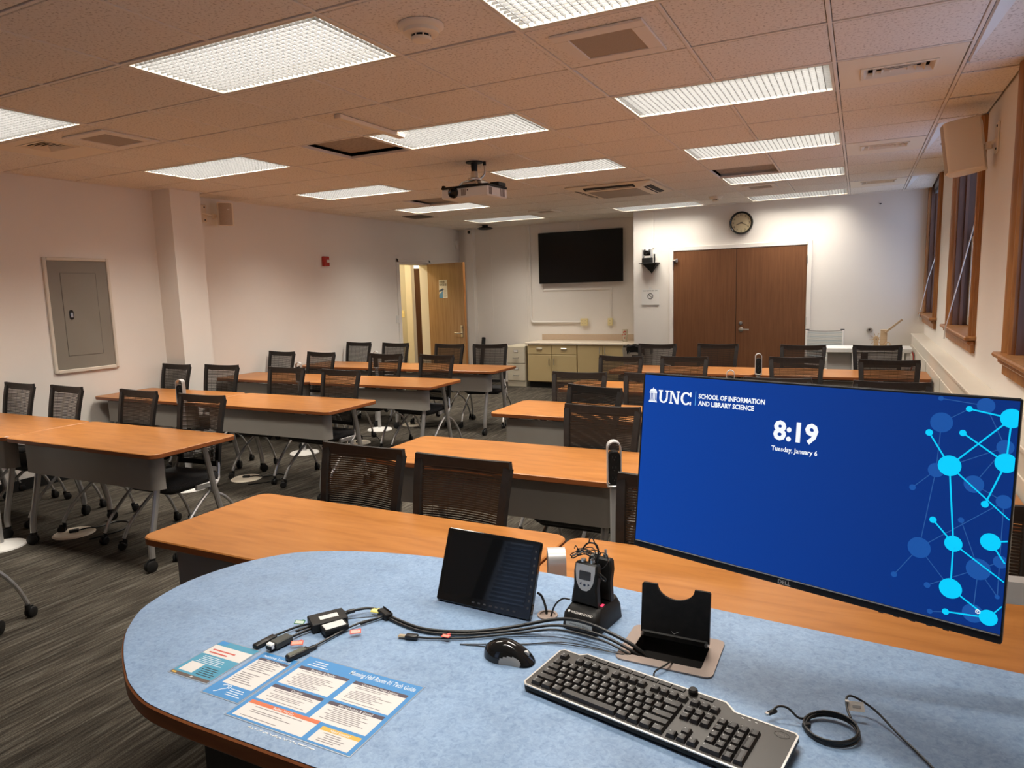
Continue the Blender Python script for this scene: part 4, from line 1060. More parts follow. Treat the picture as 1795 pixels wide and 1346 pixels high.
# ---------------------------------------------------------------- things on the ceiling
def ctile(i, j): return (gx(i) + 0.305, gy(j) + 0.305, ZC)
def vent(label, i, j, dx, dy, sx, sy):
    p = ctile(i, j)
    t = thing('air_vent', label, 'air vent', (p[0], p[1], ZC), 0, 'air vents in the ceiling')
    m = MB(); e = 0.290
    plate(m, [(-e, -e), (e, -e), (e, e), (-e, e)], [[(dx - sx, dy - sy), (dx + sx, dy - sy), (dx + sx, dy + sy), (dx - sx, dy + sy)]], 0.0, 0.004); ob('panel', m, VENT, t, smooth=False)
    m = MB()
    for a, b, c, d in ((-sx - 0.018, sx + 0.018, -sy - 0.018, -sy), (-sx - 0.018, sx + 0.018, sy, sy + 0.018), (-sx - 0.018, -sx, -sy, sy), (sx, sx + 0.018, -sy, sy)): m.box(dx + a, dx + b, dy + c, dy + d, -0.006, -0.0002, 0.002)
    ob('rim', m, VENT, t)
    for k in range(4):
        f = 1 - k * 0.25; g = f - 0.17
        A = [(dx + u * sx * f, dy + v * sy * f) for u, v in ((-1, -1), (1, -1), (1, 1), (-1, 1))]
        w2 = 0.19 * sy
        B2 = [(dx + u * max(0.004, sx - k * 0.24 * sy - w2 - (sx - sy) * 0.0 if False else sx * f - w2), dy + v * max(0.003, sy * f - w2)) for u, v in ((-1, -1), (1, -1), (1, 1), (-1, 1))]
        m = MB(); z0, z1 = -0.004, 0.020
        m.add([(a, b, z0) for a, b in A] + [(a, b, z1) for a, b in B2] + [(a, b, z1 + 0.0015) for a, b in B2] + [(a, b, z0 + 0.004) for a, b in A],
              [(q, 4 + q, 4 + (q + 1) % 4, (q + 1) % 4) for q in range(4)] + [(4 + q, 8 + q, 8 + (q + 1) % 4, 4 + (q + 1) % 4) for q in range(4)] + [(8 + q, 12 + q, 12 + (q + 1) % 4, 8 + (q + 1) % 4) for q in range(4)] + [(12 + q, q, (q + 1) % 4, 12 + (q + 1) % 4) for q in range(4)])
        m.m[8:12] = [1] * 4  # upper blade faces coloured near-black in place of their shade
        ob('louver', m, [VENT, BLACKSLOT], t, smooth=False)
    m = MB(); m.box(dx - sx * 1.02, dx + sx * 1.02, dy - sy * 1.02, dy + sy * 1.02, 0.050, 0.054); ob('duct_opening', m, BLACKSLOT, t, smooth=False)
vent('stepped cream air vent by the window wall, nearest of the three', 3, 2, 0.0, 0.02, 0.165, 0.095)
vent('stepped cream air vent by the window wall, middle of the three', 3, 6, 0.0, -0.03, 0.165, 0.095)
vent('stepped cream air vent by the window wall, farthest of the three', 3, 10, 0.0, -0.1, 0.165, 0.095)
vent('dark stepped air vent by the left wall beside the nearest left light', -6, 0, 0.10, -0.08, 0.15, 0.11)
p = ctile(-7, 9); m = MB(); m.box(-0.17, 0.17, -0.17, 0.17, -0.008, 0.0, 0.002, TM((p[0] + 0.12, p[1] - 0.0, ZC - 0.002)))
tag(ob('return_grille', m, textured('dark_return_grille', [(0.4, (0.06, 0.045, 0.035)), (0.6, (0.10, 0.08, 0.06))], noise=120, rough=0.7)), 'small dark square return grille near the far left wall', 'air vent')
def spanel(i, j, dx, dy, label, s=1.0):
    p = ctile(i, j)
    t = thing('ceiling_speaker', label, 'speaker', (p[0] + dx, p[1] + dy, ZC - 0.0005), 0, 'square ceiling speakers')
    m = MB()
    for a, b, c, d in ((-0.215, 0.215, -0.215, -0.145), (-0.215, 0.215, 0.145, 0.215), (-0.215, -0.145, -0.145, 0.145), (0.145, 0.215, -0.145, 0.145)): m.box(a * s, b * s, c * s, d * s, -0.012, 0.0, 0.003)
    ob('frame', m, TBAR, t)
    m = MB(); m.box(-0.145 * s, 0.145 * s, -0.145 * s, 0.145 * s, -0.006, 0.0); ob('grille', m, SPKGRID, t, smooth=False)
spanel(1, 0, 0.0, 0.02, 'square beige ceiling speaker between the two nearest right-hand lights')
spanel(-5, 0, 0.06, 0.02, 'square beige ceiling speaker beside the nearest left-hand light')
spanel(1, 9, 0.0, 0.0, 'square beige ceiling speaker between the two farthest right-hand lights', 0.85)
spanel(-4, 10, 0.05, 0.0, 'square beige ceiling speaker near the far wall, left of the air conditioner', 0.85)
def smoke(x, y, label, s=1.0):
    t = thing('smoke_detector', label, 'smoke detector', (x, y, ZC - 0.0005), 0, 'smoke detectors')
    t.scale = (s, s, s)
    F = TM(rx=PI)
    m = MB(); m.lathe([(0, 0.0), (0.098, 0.0), (0.097, 0.008), (0.086, 0.016), (0.076, 0.020), (0.074, 0.034), (0.055, 0.040), (0, 0.040)], 32, F); ob('base', m, VENT, t, ang=50)
    m = MB(); m.lathe([(0.040, 0.0402), (0.040, 0.050), (0, 0.050)], 24, F); ob('sensing_slot', m, BLACKP, t)
    m = MB(); m.lathe([(0.044, 0.0502), (0.043, 0.058), (0.036, 0.063), (0, 0.065)], 24, F); 
    for q in range(8):
        a = 2 * PI * q / 8; m.box(0.0385, 0.0425, -0.003, 0.003, -0.0502, -0.0398, 0, TM(rz=a))
    ob('cap', m, VENT, t, ang=50)
smoke(-1.70, 2.62, 'round beige smoke detector between the two nearest ceiling lights')
smoke(-1.69, 9.32, 'round beige smoke detector near the clock wall', 0.9)
t = thing('cassette_air_conditioner', 'square ceiling cassette air conditioner with dark slots in front of the clock wall', 'air conditioner', (-2.50, 7.87, ZC - 0.002))
m = MB()
s_ = 0.485
z0, z1 = -0.045, 0.0
def ring(o, i, zo, zi):
    v = [(-o, -o, zo), (o, -o, zo), (o, o, zo), (-o, o, zo), (-i, -i, zi), (i, -i, zi), (i, i, zi), (-i, i, zi)]
    return v, [(q, 4 + q, 4 + (q + 1) % 4, (q + 1) % 4) for q in range(4)]
m.add(*ring(s_, s_ * 0.66, -0.010, -0.045)); m.box(-s_, s_, -s_, s_, -0.010, 0.0, 0.001); m.box(-s_ * 0.66, s_ * 0.66, -s_ * 0.66, s_ * 0.66, -0.045, -0.0105)
ob('fascia', m, VENT, t, smooth=False)
for q in range(4):
    m = MB(); A = TM(rz=q * PI / 2); 
    sl = math.atan2(0.035, s_ * 0.34)
    m.box(-0.29, 0.29, -0.042, 0.042, -0.004, 0.003, 0.001, A @ TM((0, -s_ * 0.825, -0.0285), rx=-sl)); ob('air_slot', m, BLACKSLOT, t)
    m = MB(); m.box(-0.265, 0.265, 0.012, 0.020, -0.007, -0.002, 0.001, A @ TM((0, -s_ * 0.825, -0.0285), rx=-sl)); ob('flap', m, VENT, t)
m = MB(); m.box(-0.285, 0.285, -0.285, 0.285, -0.049, -0.0452, 0.001)
ob('intake_grille', m, SPKGRID, t, smooth=False)
m = MB(); m.box(-2.975, -2.92, 3.545, 4.24, ZC - 0.028, ZC - 0.0015, 0.004)
tag(ob('ceiling_bar_cover', m, VENT), 'short beige box strip fixed across the ceiling beside the middle light', 'ceiling strip')
t = thing('wireless_access_point', 'black low disc on the ceiling near the far left corner', 'ceiling device', (-5.73, 10.55, ZC - 0.001))
m = MB(); m.lathe([(0, -0.075), (0.10, -0.072), (0.14, -0.055), (0.10, -0.035), (0.05, -0.03), (0.05, 0), (0, 0)], 24); ob('body', m, BLACKP, t)
t = thing('projector', 'white projector hanging on a black pole from the middle of the ceiling', 'projector', (-3.06, 5.46, 0), math.radians(-2))
m = MB(); m.lathe([(0, ZC - 0.0015), (0.075, ZC - 0.0015), (0.075, ZC - 0.010), (0.03, ZC - 0.012), (0.026, 2.655), (0, 2.655)], 20, TM((0.02, -0.02, 0))); ob('ceiling_pole', m, BLACKP, t)
m = MB(); m.lathe([(0, 2.66), (0.03, 2.66), (0.035, 2.61), (0.06, 2.60), (0.06, 2.585), (0, 2.585)], 16, TM((0.02, -0.02, 0)))
m.box(-0.09, 0.12, -0.08, 0.06, 2.545, 2.575, 0.006)
for a in range(4): m.tube(sm([(0.02, -0.02, 2.585), (0.02 + 0.10 * math.cos(a * PI / 2 + 0.6), -0.02 + 0.09 * math.sin(a * PI / 2 + 0.6), 2.575), (0.02 + 0.15 * math.cos(a * PI / 2 + 0.6), -0.02 + 0.12 * math.sin(a * PI / 2 + 0.6), 2.535)], 4), 0.008, 6)
ob('gimbal', m, CHROME, t)
m = MB(); m.tube([(0.10, 0.02, 2.741), (0.10, 0.02, 2.71)], 0.014, 8); m.tube(sm([(0.10, 0.02, 2.71), (0.098, 0.02, 2.64), (0.07, 0.0, 2.60)], 4), 0.009, 6, mi=1); ob('cable_drop', m, [BLACKP, CHROME], t)
m = MB(); m.box(-0.235, 0.235, -0.17, 0.17, 2.428, 2.512, 0.010); ob('body', m, WHITEP, t)
m = MB(); m.box(-0.237, 0.237, -0.172, 0.172, 2.5122, 2.530, 0.005); m.box(0.14, 0.23, 0.03, 0.16, 2.530, 2.565, 0.004); m.box(-0.232, -0.205, -0.165, -0.14, 2.53, 2.545, 0.003); ob('top_deck', m, BLACKP, t)
m = MB(); m.lathe([(0, 0.006), (0.028, 0.010), (0.036, 0.022), (0.044, 0.022), (0.046, 0.0), (0, 0.0)], 24, TM((-0.105, -0.1702, 2.475), rx=PI / 2)); ob('lens', m, GLOSSB, t)
m = MB()
for q in range(6): m.box(-0.03 + q * 0.008, -0.026 + q * 0.008, -0.1712, -0.1702, 2.445, 2.50)
for q in range(5): m.box(0.2352, 0.2362, -0.15 + q * 0.011, -0.145 + q * 0.011, 2.44, 2.50); m.box(0.2352, 0.2362, 0.05 + q * 0.016, 0.058 + q * 0.016, 2.44, 2.505)
ob('vent_slots', m, mat('slot_brown', (0.10, 0.07, 0.05), 0.7), t, smooth=False)
m = MB(); m.lathe([(0, 0.002), (0.006, 0.002), (0.006, 0)], 8, TM((0.035, -0.1702, 2.488), rx=PI / 2)); ob('sensor', m, BLACKP, t)
# ---------------------------------------------------------------- presenter's desk
ZD = 0.82
left = [(-1.10, 0.808), (-1.18, 0.810), (-1.263, 0.818), (-1.349, 0.846), (-1.40, 0.872), (-1.475, 0.917), (-1.549, 0.970), (-1.605, 1.023), (-1.67, 1.116), (-1.699, 1.271), (-1.663, 1.426), (-1.59, 1.540), (-1.505, 1.601), (-1.348, 1.660), (-1.14, 1.700), (-0.92, 1.716), (-0.699, 1.720), (-0.301, 1.680), (0.019, 1.653), (0.325, 1.628), (0.575, 1.606)]
crv = [(p.x, p.y) for p in sm([(a, b, 0) for a, b in left], 4)]
out_cw = [(0.575, 0.808)] + crv            # near right -> left end -> far right : clockwise seen from above
outline = out_cw[::-1]                    # counter-clockwise
top_in = offs(outline, 0.004)
well = rrect(-0.426, -0.268, 1.376, 1.476, 0.006, 2)
gro = circ(-0.664, 1.480, 0.021, 20)

desk = thing('presenter_desk', 'big rounded presenter desk with blue mottled top and wooden edge', 'desk', (0, 0, 0))
m = MB(); plate(m, top_in, [well, gro], ZD - 0.010, ZD); ob('desktop', m, DESKB, desk, smooth=False)
m = MB(); n_ = len(outline)
lp = [(offs(outline, 0.003), ZD - 0.0012), (offs(outline, 0.0), ZD - 0.005), (outline, ZD - 0.034), (offs(outline, 0.004), ZD - 0.040)]
m.add([(a, b, z) for L, z in lp for a, b in L], [(L * n_ + i, (L + 1) * n_ + i, (L + 1) * n_ + (i + 1) % n_, L * n_ + (i + 1) % n_) for L in range(3) for i in range(n_)])
ob('edge_band', m, DESKE, desk)
m = MB(); plate(m, offs(outline, 0.0045), [well, gro], ZD - 0.0395, ZD - 0.0105); ob('core_board', m, BLACKP, desk, smooth=False)
body = [(0.55, 0.93), (0.55, 1.50), (-0.9, 1.50), (-1.30, 1.42), (-1.40, 1.25), (-1.34, 1.02), (-1.20, 0.90)]
m = MB(); m.prism(body, 0.001, ZD - 0.0405, 0.004)
ob('base', m, mat('desk_black_laminate', (0.012, 0.012, 0.013), 0.35), desk)
m = MB(); 
for z in (0.30, 0.60): m.box(-0.6, 0.2, 0.9298, 0.931, z - 0.003, z + 0.003)
ob('drawer_gap', m, BLACKSLOT, desk, smooth=False)

# cable cubby
t = thing('cable_cubby', 'taupe cable cubby with its black notched lid standing open in the desk', 'cable cubby', (-0.347, 1.434, ZD))
fo = rrect(-0.104, 0.104, -0.083, 0.083, 0.016, 4); hl = [(a + 0.347, b - 1.434) for a, b in rrect(-0.424, -0.270, 1.378, 1.474, 0.005, 2)]
m = MB(); plate(m, fo, [hl], 0.0003, 0.0035); ob('frame', m, TAUPE, t, smooth=False)
m = MB(); h2 = hl; k_ = len(h2)
m.add([(a, b, 0.002) for a, b in h2] + [(a, b, -0.034) for a, b in h2], [(i, i + k_, (i + 1) % k_ + k_, (i + 1) % k_) for i in range(k_)] + [[i + k_ for i in range(k_)]])
ob('well', m, BLACKSLOT, t, smooth=False)
m = MB()
pl = [(-0.077, 0.0), (0.077, 0.0), (0.077, 0.112), (0.074, 0.116)] + [(0.042 * math.cos(PI * q / 12), 0.116 - 0.030 * math.sin(PI * q / 12)) for q in range(13)] + [(-0.074, 0.116), (-0.077, 0.112)]
m.prism(pl, -0.004, 0.004, 0.0, TM((0, 0.036, 0.012), rx=math.radians(90 - 7)))
li = ob('lid', m, BLACKP, t)
m = MB(); m.box(-0.076, 0.076, 0.030, 0.042, 0.0036, 0.020, 0.003)
for s in (-1, 1): m.lathe([(0, 0.006), (0.004, 0.005), (0.005, 0)], 8, TM((s * 0.072, 0.030, 0.012), rx=PI / 2), mi=1)
ob('hinge', m, [BLACKP, CHROME], li)
m = MB(); m.add([(-0.006, 0, 0.018), (0.0, 0, 0.012), (0.012, 0, 0.020), (0.012, 0, 0.0205), (0.0, 0, 0.0135), (-0.006, 0, 0.0185)], [(0, 1, 4, 5), (1, 2, 3, 4)], TM((0, 0.0295, 0.012)))
ob('mark', m, WHITEP, li, smooth=False)
t = thing('cable_grommet', 'small taupe cable grommet ring in the desk beside the touch panel', 'grommet', (-0.664, 1.480, ZD))
m = MB(); m.lathe([(0.026, 0.0003), (0.025, 0.003), (0.0195, 0.0035), (0.0185, -0.02), (0, -0.02)], 24); ob('ring', m, [TAUPE], t)

# touch panel
t = thing('touch_panel', 'black tabletop touch panel leaning back on the desk', 'touch panel', (-0.826, 1.472, 0.911))
t.rotation_euler = (math.radians(-22.7), 0, math.radians(-2.57))
m = MB(); m.prism(rrect(-0.1385, 0.1385, -0.0935, 0.0935, 0.006, 3), -0.014, 0.0, 0.002, TM(rx=PI / 2) @ TM((0, 0, -0.0))); ob('bezel', m, GLOSSB, t)
m = MB(); m.box(-0.125, 0.118, -0.0006, -0.0002, -0.070, 0.083); ob('screen', m, mat('touch_screen', (0.006, 0.007, 0.008), 0.03, spec=0.6), t, smooth=False)
m = MB()
for q in range(9): m.box(0.126, 0.131, -0.0006, -0.0002, -0.07 + q * 0.017, -0.064 + q * 0.017)
for q in range(8): m.box(-0.03 + q * 0.017, -0.022 + q * 0.017, -0.0006, -0.0002, -0.083, -0.079)
ob('touch_keys', m, mat('dim_key_print', (0.05, 0.05, 0.055), 0.4), t, smooth=False)['kind'] = 'stuff'
m = MB(); m.prism([(0.013, -0.078), (0.10, -0.092), (0.013, 0.055)], -0.07, 0.07, 0.003, Matrix(((0, 0, 1, 0), (1, 0, 0, 0), (0, 1, 0, 0), (0, 0, 0, 1)))); ob('stand', m, BLACKP, t)
m = MB(); m.tube(sm([(-0.700, 1.50, ZD + 0.045), (-0.688, 1.502, ZD + 0.035), (-0.672, 1.490, ZD + 0.010), (-0.668, 1.482, ZD - 0.012)], 5), 0.0032, 8)
tag(ob('panel_cable', m, RUBBER), 'black cable from the touch panel down into the desk grommet', 'cable')
m = MB(); m.tube(sm([(-0.602, 1.475, ZD + 0.055), (-0.622, 1.478, ZD + 0.052), (-0.645, 1.482, ZD + 0.028), (-0.658, 1.478, ZD - 0.012)], 5), 0.0022, 8)
tag(ob('charger_cable', m, RUBBER), 'thin cable from the charging dock down into the desk grommet', 'cable')

# charging dock and the two body packs in it
t = thing('charging_dock', 'black two-bay charging dock with a white label on the desk', 'charger', (-0.553, 1.490, ZD), math.radians(-9))
lo_, mid, hi_ = rrect(-0.050, 0.050, -0.062, 0.075, 0.016, 4), rrect(-0.048, 0.048, -0.058, 0.073, 0.018, 4), rrect(-0.040, 0.040, -0.036, 0.068, 0.018, 4)
n_ = len(lo_); m = MB()
m.add([(a, b, 0.0005) for a, b in lo_] + [(a, b, 0.034) for a, b in mid] + [(a, b, 0.052) for a, b in hi_], [list(range(n_))[::-1]] + [(L * n_ + i, L * n_ + (i + 1) % n_, (L + 1) * n_ + (i + 1) % n_, (L + 1) * n_ + i) for L in range(2) for i in range(n_)] + [[2 * n_ + i for i in range(n_)]])
ob('base', m, BLACKP, t, ang=50)
m = MB(); m.box(-0.034, 0.036, -0.0623, -0.0608, 0.010, 0.028); pl_ = ob('label_plate', m, mat('pale_label', (0.62, 0.63, 0.60), 0.5), t, smooth=False)
m = MB(); put_text(m, 'Listening Assist Device', TM((0.0, -0.0625, 0.0165), rx=PI / 2), width=0.050, height=0.0042, align='C'); ob('lettering', m, INK, pl_, smooth=False)
m = MB(); sl = math.atan2(0.018, 0.022)
put_text(m, 'WILLIAMS SOUND', TM((0.002, -0.0515, 0.0395), rx=sl), width=0.058, height=0.0055, align='C', bold=0.02); m.prism(circ(-0.032, 0.003, 0.0032, 10), 0, 0.0003, 0, TM((0, -0.0515, 0.0395), rx=sl)); ob('maker_lettering', m, WHITEP, t, smooth=False)
m = MB(); m.box(0.030, 0.037, -0.012, 0.000, 0.0522, 0.0545, 0.001); ob('charge_light', m, mat('red_led', (0.5, 0.02, 0.05), 0.4, emit=(1.0, 0.05, 0.12), estr=1.6), t)
def pack(loc, rz, label, face):
    t = thing('body_pack', label, 'body pack', loc, rz, 'listening body packs in the dock')
    out = [(-0.036, 0.0), (-0.034, 0.02), (-0.031, 0.045), (-0.033, 0.075), (-0.030, 0.096), (-0.026, 0.100), (0.026, 0.100), (0.030, 0.096), (0.033, 0.075), (0.031, 0.045), (0.034, 0.02), (0.036, 0.0)][::-1]
    m = MB(); m.prism(out[::-1][::-1], -0.011, 0.011, 0.004, TM(rx=math.radians(90 - 8))); ob('case', m, BLACKP, t, ang=40)
    if face:
        Mf = TM(rx=math.radians(90 - 8))
        m = MB(); m.prism([(-0.0255, 0.096), (0.0255, 0.096)][::-1] + [(-0.026, 0.08), (-0.0225, 0.055), (-0.015, 0.040), (-0.006, 0.034), (0.006, 0.034), (0.015, 0.040), (0.0225, 0.055), (0.026, 0.08)], 0.0108, 0.0122, 0, Mf); fp = ob('silver_face', m, SILVERP, t)
        m = MB(); m.prism(rrect(-0.0155, 0.0155, 0.060, 0.081, 0.002, 2), 0.0123, 0.0128, 0, Mf); ob('display', m, mat('lcd_dark', (0.035, 0.038, 0.045), 0.15), fp, smooth=False)
        m = MB(); m.add([(-0.014, 0.050, 0.0126), (-0.0085, 0.054, 0.0126), (-0.0085, 0.046, 0.0126), (0.014, 0.050, 0.0126), (0.0085, 0.046, 0.0126), (0.0085, 0.054, 0.0126)], [(0, 2, 1), (3, 5, 4)], Mf); m.prism(circ(0, 0.048, 0.0032, 12), 0.0123, 0.0128, 0, Mf); ob('buttons', m, mat('navy_button', (0.02, 0.03, 0.07), 0.4), fp, smooth=False)
    m = MB(); m.lathe([(0.006, 0.098), (0.006, 0.108), (0.003, 0.108), (0.003, 0.120), (0, 0.120)], 10, TM((0.012, 0.013, 0))); m.lathe([(0.007, 0.098), (0.0065, 0.106), (0, 0.106)], 10, TM((-0.012, 0.013, 0))); ob('jacks', m, CHROME, t)
    return t
p1_ = TM((-0.553, 1.490, ZD), rz=math.radians(-9))
pack(p1_ @ Vector((-0.004, -0.018, 0.0525)), math.radians(-9), 'front body pack with silver face and small display in the dock', True)
pack(p1_ @ Vector((0.006, 0.030, 0.0525)), math.radians(-9), 'rear body pack standing behind the silver-faced one in the dock', False)
m = MB(); rb = random.Random(21); O = p1_ @ Vector((0.0, 0.0, 0.168))
for q in range(5):
    ph = rb.uniform(0, 6.28); a = rb.uniform(0.018, 0.032)
    m.tube(sm([O + Vector((a * math.cos(2 * PI * k / 9 + ph) * 1.1 - 0.012, 0.018 * math.sin(2 * PI * k / 9 + ph * 2), 0.006 * math.sin(4 * PI * k / 9 + q) + 0.002 * q)) for k in range(9)], 4, True), 0.0013, 5, closed=True)
m.tube(sm([O + Vector(v) for v in ((-0.03, 0, -0.004), (-0.012, 0.004, 0.024), (0.004, 0.0, 0.032), (0.016, 0.002, 0.026), (0.02, 0.0, 0.004), (0.012, 0.0, -0.035))], 5), 0.0022, 6)
m.tube(sm([O + Vector(v) for v in ((-0.004, 0, 0.030), (0.0, 0.0, 0.042), (0.006, 0, 0.044), (0.012, 0.0, 0.030), (0.018, 0, 0.018))], 5), 0.0016, 6)
m.tube(sm([O + Vector(v) for v in ((0.010, 0, -0.035), (0.03, -0.004, -0.028), (0.044, -0.002, -0.008), (0.040, 0.0, 0.008), (0.026, 0, 0.010), (0.014, 0, -0.006))], 6), 0.0011, 5)
m.tube(sm([O + Vector(v) for v in ((0.014, -0.01, -0.028), (0.032, -0.012, -0.040), (0.042, -0.012, -0.048), (0.036, -0.012, -0.052), (0.02, -0.012, -0.036))], 5), 0.0022, 6)
m.tube(sm([O + Vector(v) for v in ((-0.028, 0, 0), (-0.042, -0.002, -0.012), (-0.046, -0.004, -0.006), (-0.03, -0.003, 0.006), (-0.036, -0.002, 0.020), (-0.040, -0.002, 0.012))], 5), 0.0012, 5)
for x in (0.012, -0.012): m.tube([O + Vector((x, -0.004, -0.014)), O + Vector((x, -0.004, -0.050))], 0.0036, 8)
tag(ob('earphone_cords', m, RUBBER, ang=60), 'tangled thin black earphone cords plugged in on top of the body packs', 'cords')

# mouse
t = thing('mouse', 'glossy black sculpted mouse with a grey side patch, left of the keyboard', 'mouse', (-0.660, 1.262, ZD), math.radians(-3))
m = MB(); NU, NV = 76, 56; vs = []
for i in range(NU + 1):
    u = -1 + 2 * i / NU
    x = 0.062 * u
    wd = 0.034 * math.sqrt(max(0, 1 - abs(u) ** 2.6)) * (1 - 0.16 * math.exp(-((u - 0.30) / 0.32) ** 2))
    hh = 0.040 * (max(0, 1 - abs(u + 0.05) ** 2.2 / 1.12)) ** 0.7 * (1.0 - 0.42 * max(0, u) ** 1.2) + 0.001
    cy = -0.004 * u + 0.004 * math.sin(2.4 * u)
    for j in range(NV + 1):
        v = -1 + 2 * j / NV
        y = cy + wd * v
        z = 0.0006 + hh * (max(0, 1 - abs(v) ** 2.4)) ** 0.62
        vs.append((x, y, z))
fs = [(i * (NV + 1) + j, (i + 1) * (NV + 1) + j, (i + 1) * (NV + 1) + j + 1, i * (NV + 1) + j + 1) for i in range(NU) for j in range(NV)]
m.add(vs, fs)
for f, k in ((f, k) for k, f in enumerate(m.f)):
    c = sum((m.v[i] for i in f), Vector()) / 4
    if c.y < -0.006 and ((c.x - 0.016) / 0.024) ** 2 + ((c.z - 0.007) / 0.0115) ** 2 < 1: m.m[k] = 1
ob('shell', m, [GLOSSB, mat('mouse_grey', (0.26, 0.26, 0.26), 0.35)], t, ang=70)
m = MB(); m.lathe([(0, -0.003), (0.006, -0.003), (0.007, 0), (0.006, 0.003), (0, 0.003)], 14, TM((0.042, 0.002, 0.020), rx=PI / 2)); ob('scroll_wheel', m, SILVERP, t)

# keyboard
kb = thing('keyboard', 'wide black keyboard with silver rim at the front of the desk', 'keyboard', (-0.5815, 1.162, ZD), math.radians(-11.2))
KT = TM((0, 0, 0.0045), rx=math.radians(3.2))
KW, KD = 0.4985, 0.157
ol = rrect(0, KW, 0, KD - 0.010, 0.008, 3)
ol2 = [(0.008, 0.0), (KW - 0.008, 0.0), (KW, 0.008), (KW, 0.132), (KW - 0.006, 0.139), (0.385, 0.139), (0.362, 0.158), (0.058, 0.158), (0.046, 0.147), (0.008, 0.147), (0.0, 0.138), (0.0, 0.008)]
m = MB(); m.prism(ol2, 0.0, 0.010, 0.002, KT); ob('body', m, BLACKP, kb)
m = MB(); plate(m, ol2, [offs(ol2, 0.0035)[::-1]], 0.0101, 0.0125); m.v = [KT @ v for v in m.v]; ob('rim', m, mat('keyboard_silver', (0.62, 0.60, 0.57), 0.3, 0.5), kb, smooth=False)
m = MB(); m.prism(offs(ol2, 0.0036), 0.0101, 0.0118, 0, KT); ob('top_plate', m, mat('keyboard_plate', (0.045, 0.040, 0.036), 0.35), kb, smooth=False)
KEYM = mat('key_black', (0.018, 0.016, 0.015), 0.34); LEG = mat('key_legend', (0.55, 0.55, 0.54), 0.5)
def key(x, y, w_=1.0, txt='', d_=0.0182, flat=False):
    u = 0.01905; a = w_ * u - 0.0014
    m = MB(); h = 0.0075 if not flat else 0.0022
    tx = a / 2 - 0.0026; ty = d_ / 2 - 0.0028
    bx = a / 2 - 0.0002; by = d_ / 2 - 0.0004
    if flat: tx, ty = bx - 0.0008, by - 0.0008
    v = [(-bx, -by, 0), (bx, -by, 0), (bx, by, 0), (-bx, by, 0), (-tx, -ty, h), (tx, -ty, h), (tx, ty, h), (-tx, ty, h), (-tx * 0.5, -ty, h - 0.0005), (tx * 0.5, -ty, h - 0.0005), (tx * 0.5, ty, h - 0.0005), (-tx * 0.5, ty, h - 0.0005)]
    f = [(0, 1, 5, 9, 8, 4), (1, 2, 6, 5), (2, 3, 7, 11, 10, 6), (3, 0, 4, 7), (4, 8, 11, 7), (8, 9, 10, 11), (9, 5, 6, 10)]
    if flat: f = [(0, 1, 5, 4), (1, 2, 6, 5), (2, 3, 7, 6), (3, 0, 4, 7), (4, 5, 6, 7)]; v = v[:8]
    m.add(v, f)
    if txt and not flat:
        hgt = 0.0040 if len(txt) == 1 else 0.0021
        put_text(m, txt, TM((-tx + 0.0012, ty - hgt - 0.0016, h + 0.0002)), height=hgt, mi=1, bold=0.01)
    o = ob('key', m, [KEYM, LEG], kb, smooth=False)
    M = KT @ TM((x, y, 0.0118))
    o.location = M.translation; o.rotation_euler = M.to_euler()
U = 0.01905; X0 = 0.0155
def row(y, items, x=X0, d_=0.0182):
    for w_, tx in items:
        if tx is not None: key(x + w_ * U / 2, y, w_, tx, d_)
        x += w_ * U
Y0 = 0.0185
row(Y0, [(1.25, 'Ctrl'), (1.25, '\u2588' if False else 'H'), (1.25, 'Alt'), (6.25, ''), (1.25, 'Alt'), (1.25, 'H'), (1.25, 'B'), (1.25, 'Ctrl')])
row(Y0 + U, [(2.25, 'Shift')] + [(1, c) for c in 'ZXCVBNM,./'] + [(2.75, 'Shift')])
row(Y0 + 2 * U, [(1.75, 'Caps')] + [(1, c) for c in "ASDFGHJKL;'"] + [(2.25, 'Enter')])
row(Y0 + 3 * U, [(1.5, 'Tab')] + [(1, c) for c in 'QWERTYUIOP[]'] + [(1.5, '\\')])
row(Y0 + 4 * U, [(1, c) for c in '`1234567890-='] + [(2, 'Backspace')])
YFN = Y0 + 5.35 * U
row(YFN, [(1, 'Esc'), (1, None)] + [(1, 'F%d' % k) for k in (1, 2, 3, 4)] + [(0.5, None)] + [(1, 'F%d' % k) for k in (5, 6, 7, 8)] + [(0.5, None)] + [(1, 'F%d' % k) for k in (9, 10, 11, 12)], d_=0.0165)
XN = X0 + 15.25 * U
row(YFN, [(1, 'Prt'), (1, 'Scr'), (1, 'Pause')], XN, 0.0165)
row(Y0 + 4 * U, [(1, 'Insert'), (1, 'Home'), (1, 'PgUp')], XN)
row(Y0 + 3 * U, [(1, 'Delete'), (1, 'End'), (1, 'PgDn')], XN)
row(Y0 + U, [(1, None), (1, '^')], XN)
row(Y0, [(1, '<'), (1, 'v'), (1, '>')], XN)
XP = X0 + 18.5 * U
row(Y0 + 4 * U, [(1, 'Num'), (1, '/'), (1, '*'), (1, '-')], XP)
row(Y0 + 3 * U, [(1, '7'), (1, '8'), (1, '9')], XP); row(Y0 + 2 * U, [(1, '4'), (1, '5'), (1, '6')], XP); row(Y0 + U, [(1, '1'), (1, '2'), (1, '3')], XP); row(Y0, [(2, '0'), (1, '.')], XP)
for yy, s_ in ((Y0 + 2.5 * U, '+'), (Y0 + 0.5 * U, 'Enter')): key(XP + 3.5 * U, yy, 1, s_, 0.0182 + U)
for q in range(10):
    if q != 8: key(0.072 + q * 0.0285, 0.1475, 1.42, '', 0.0125, True)
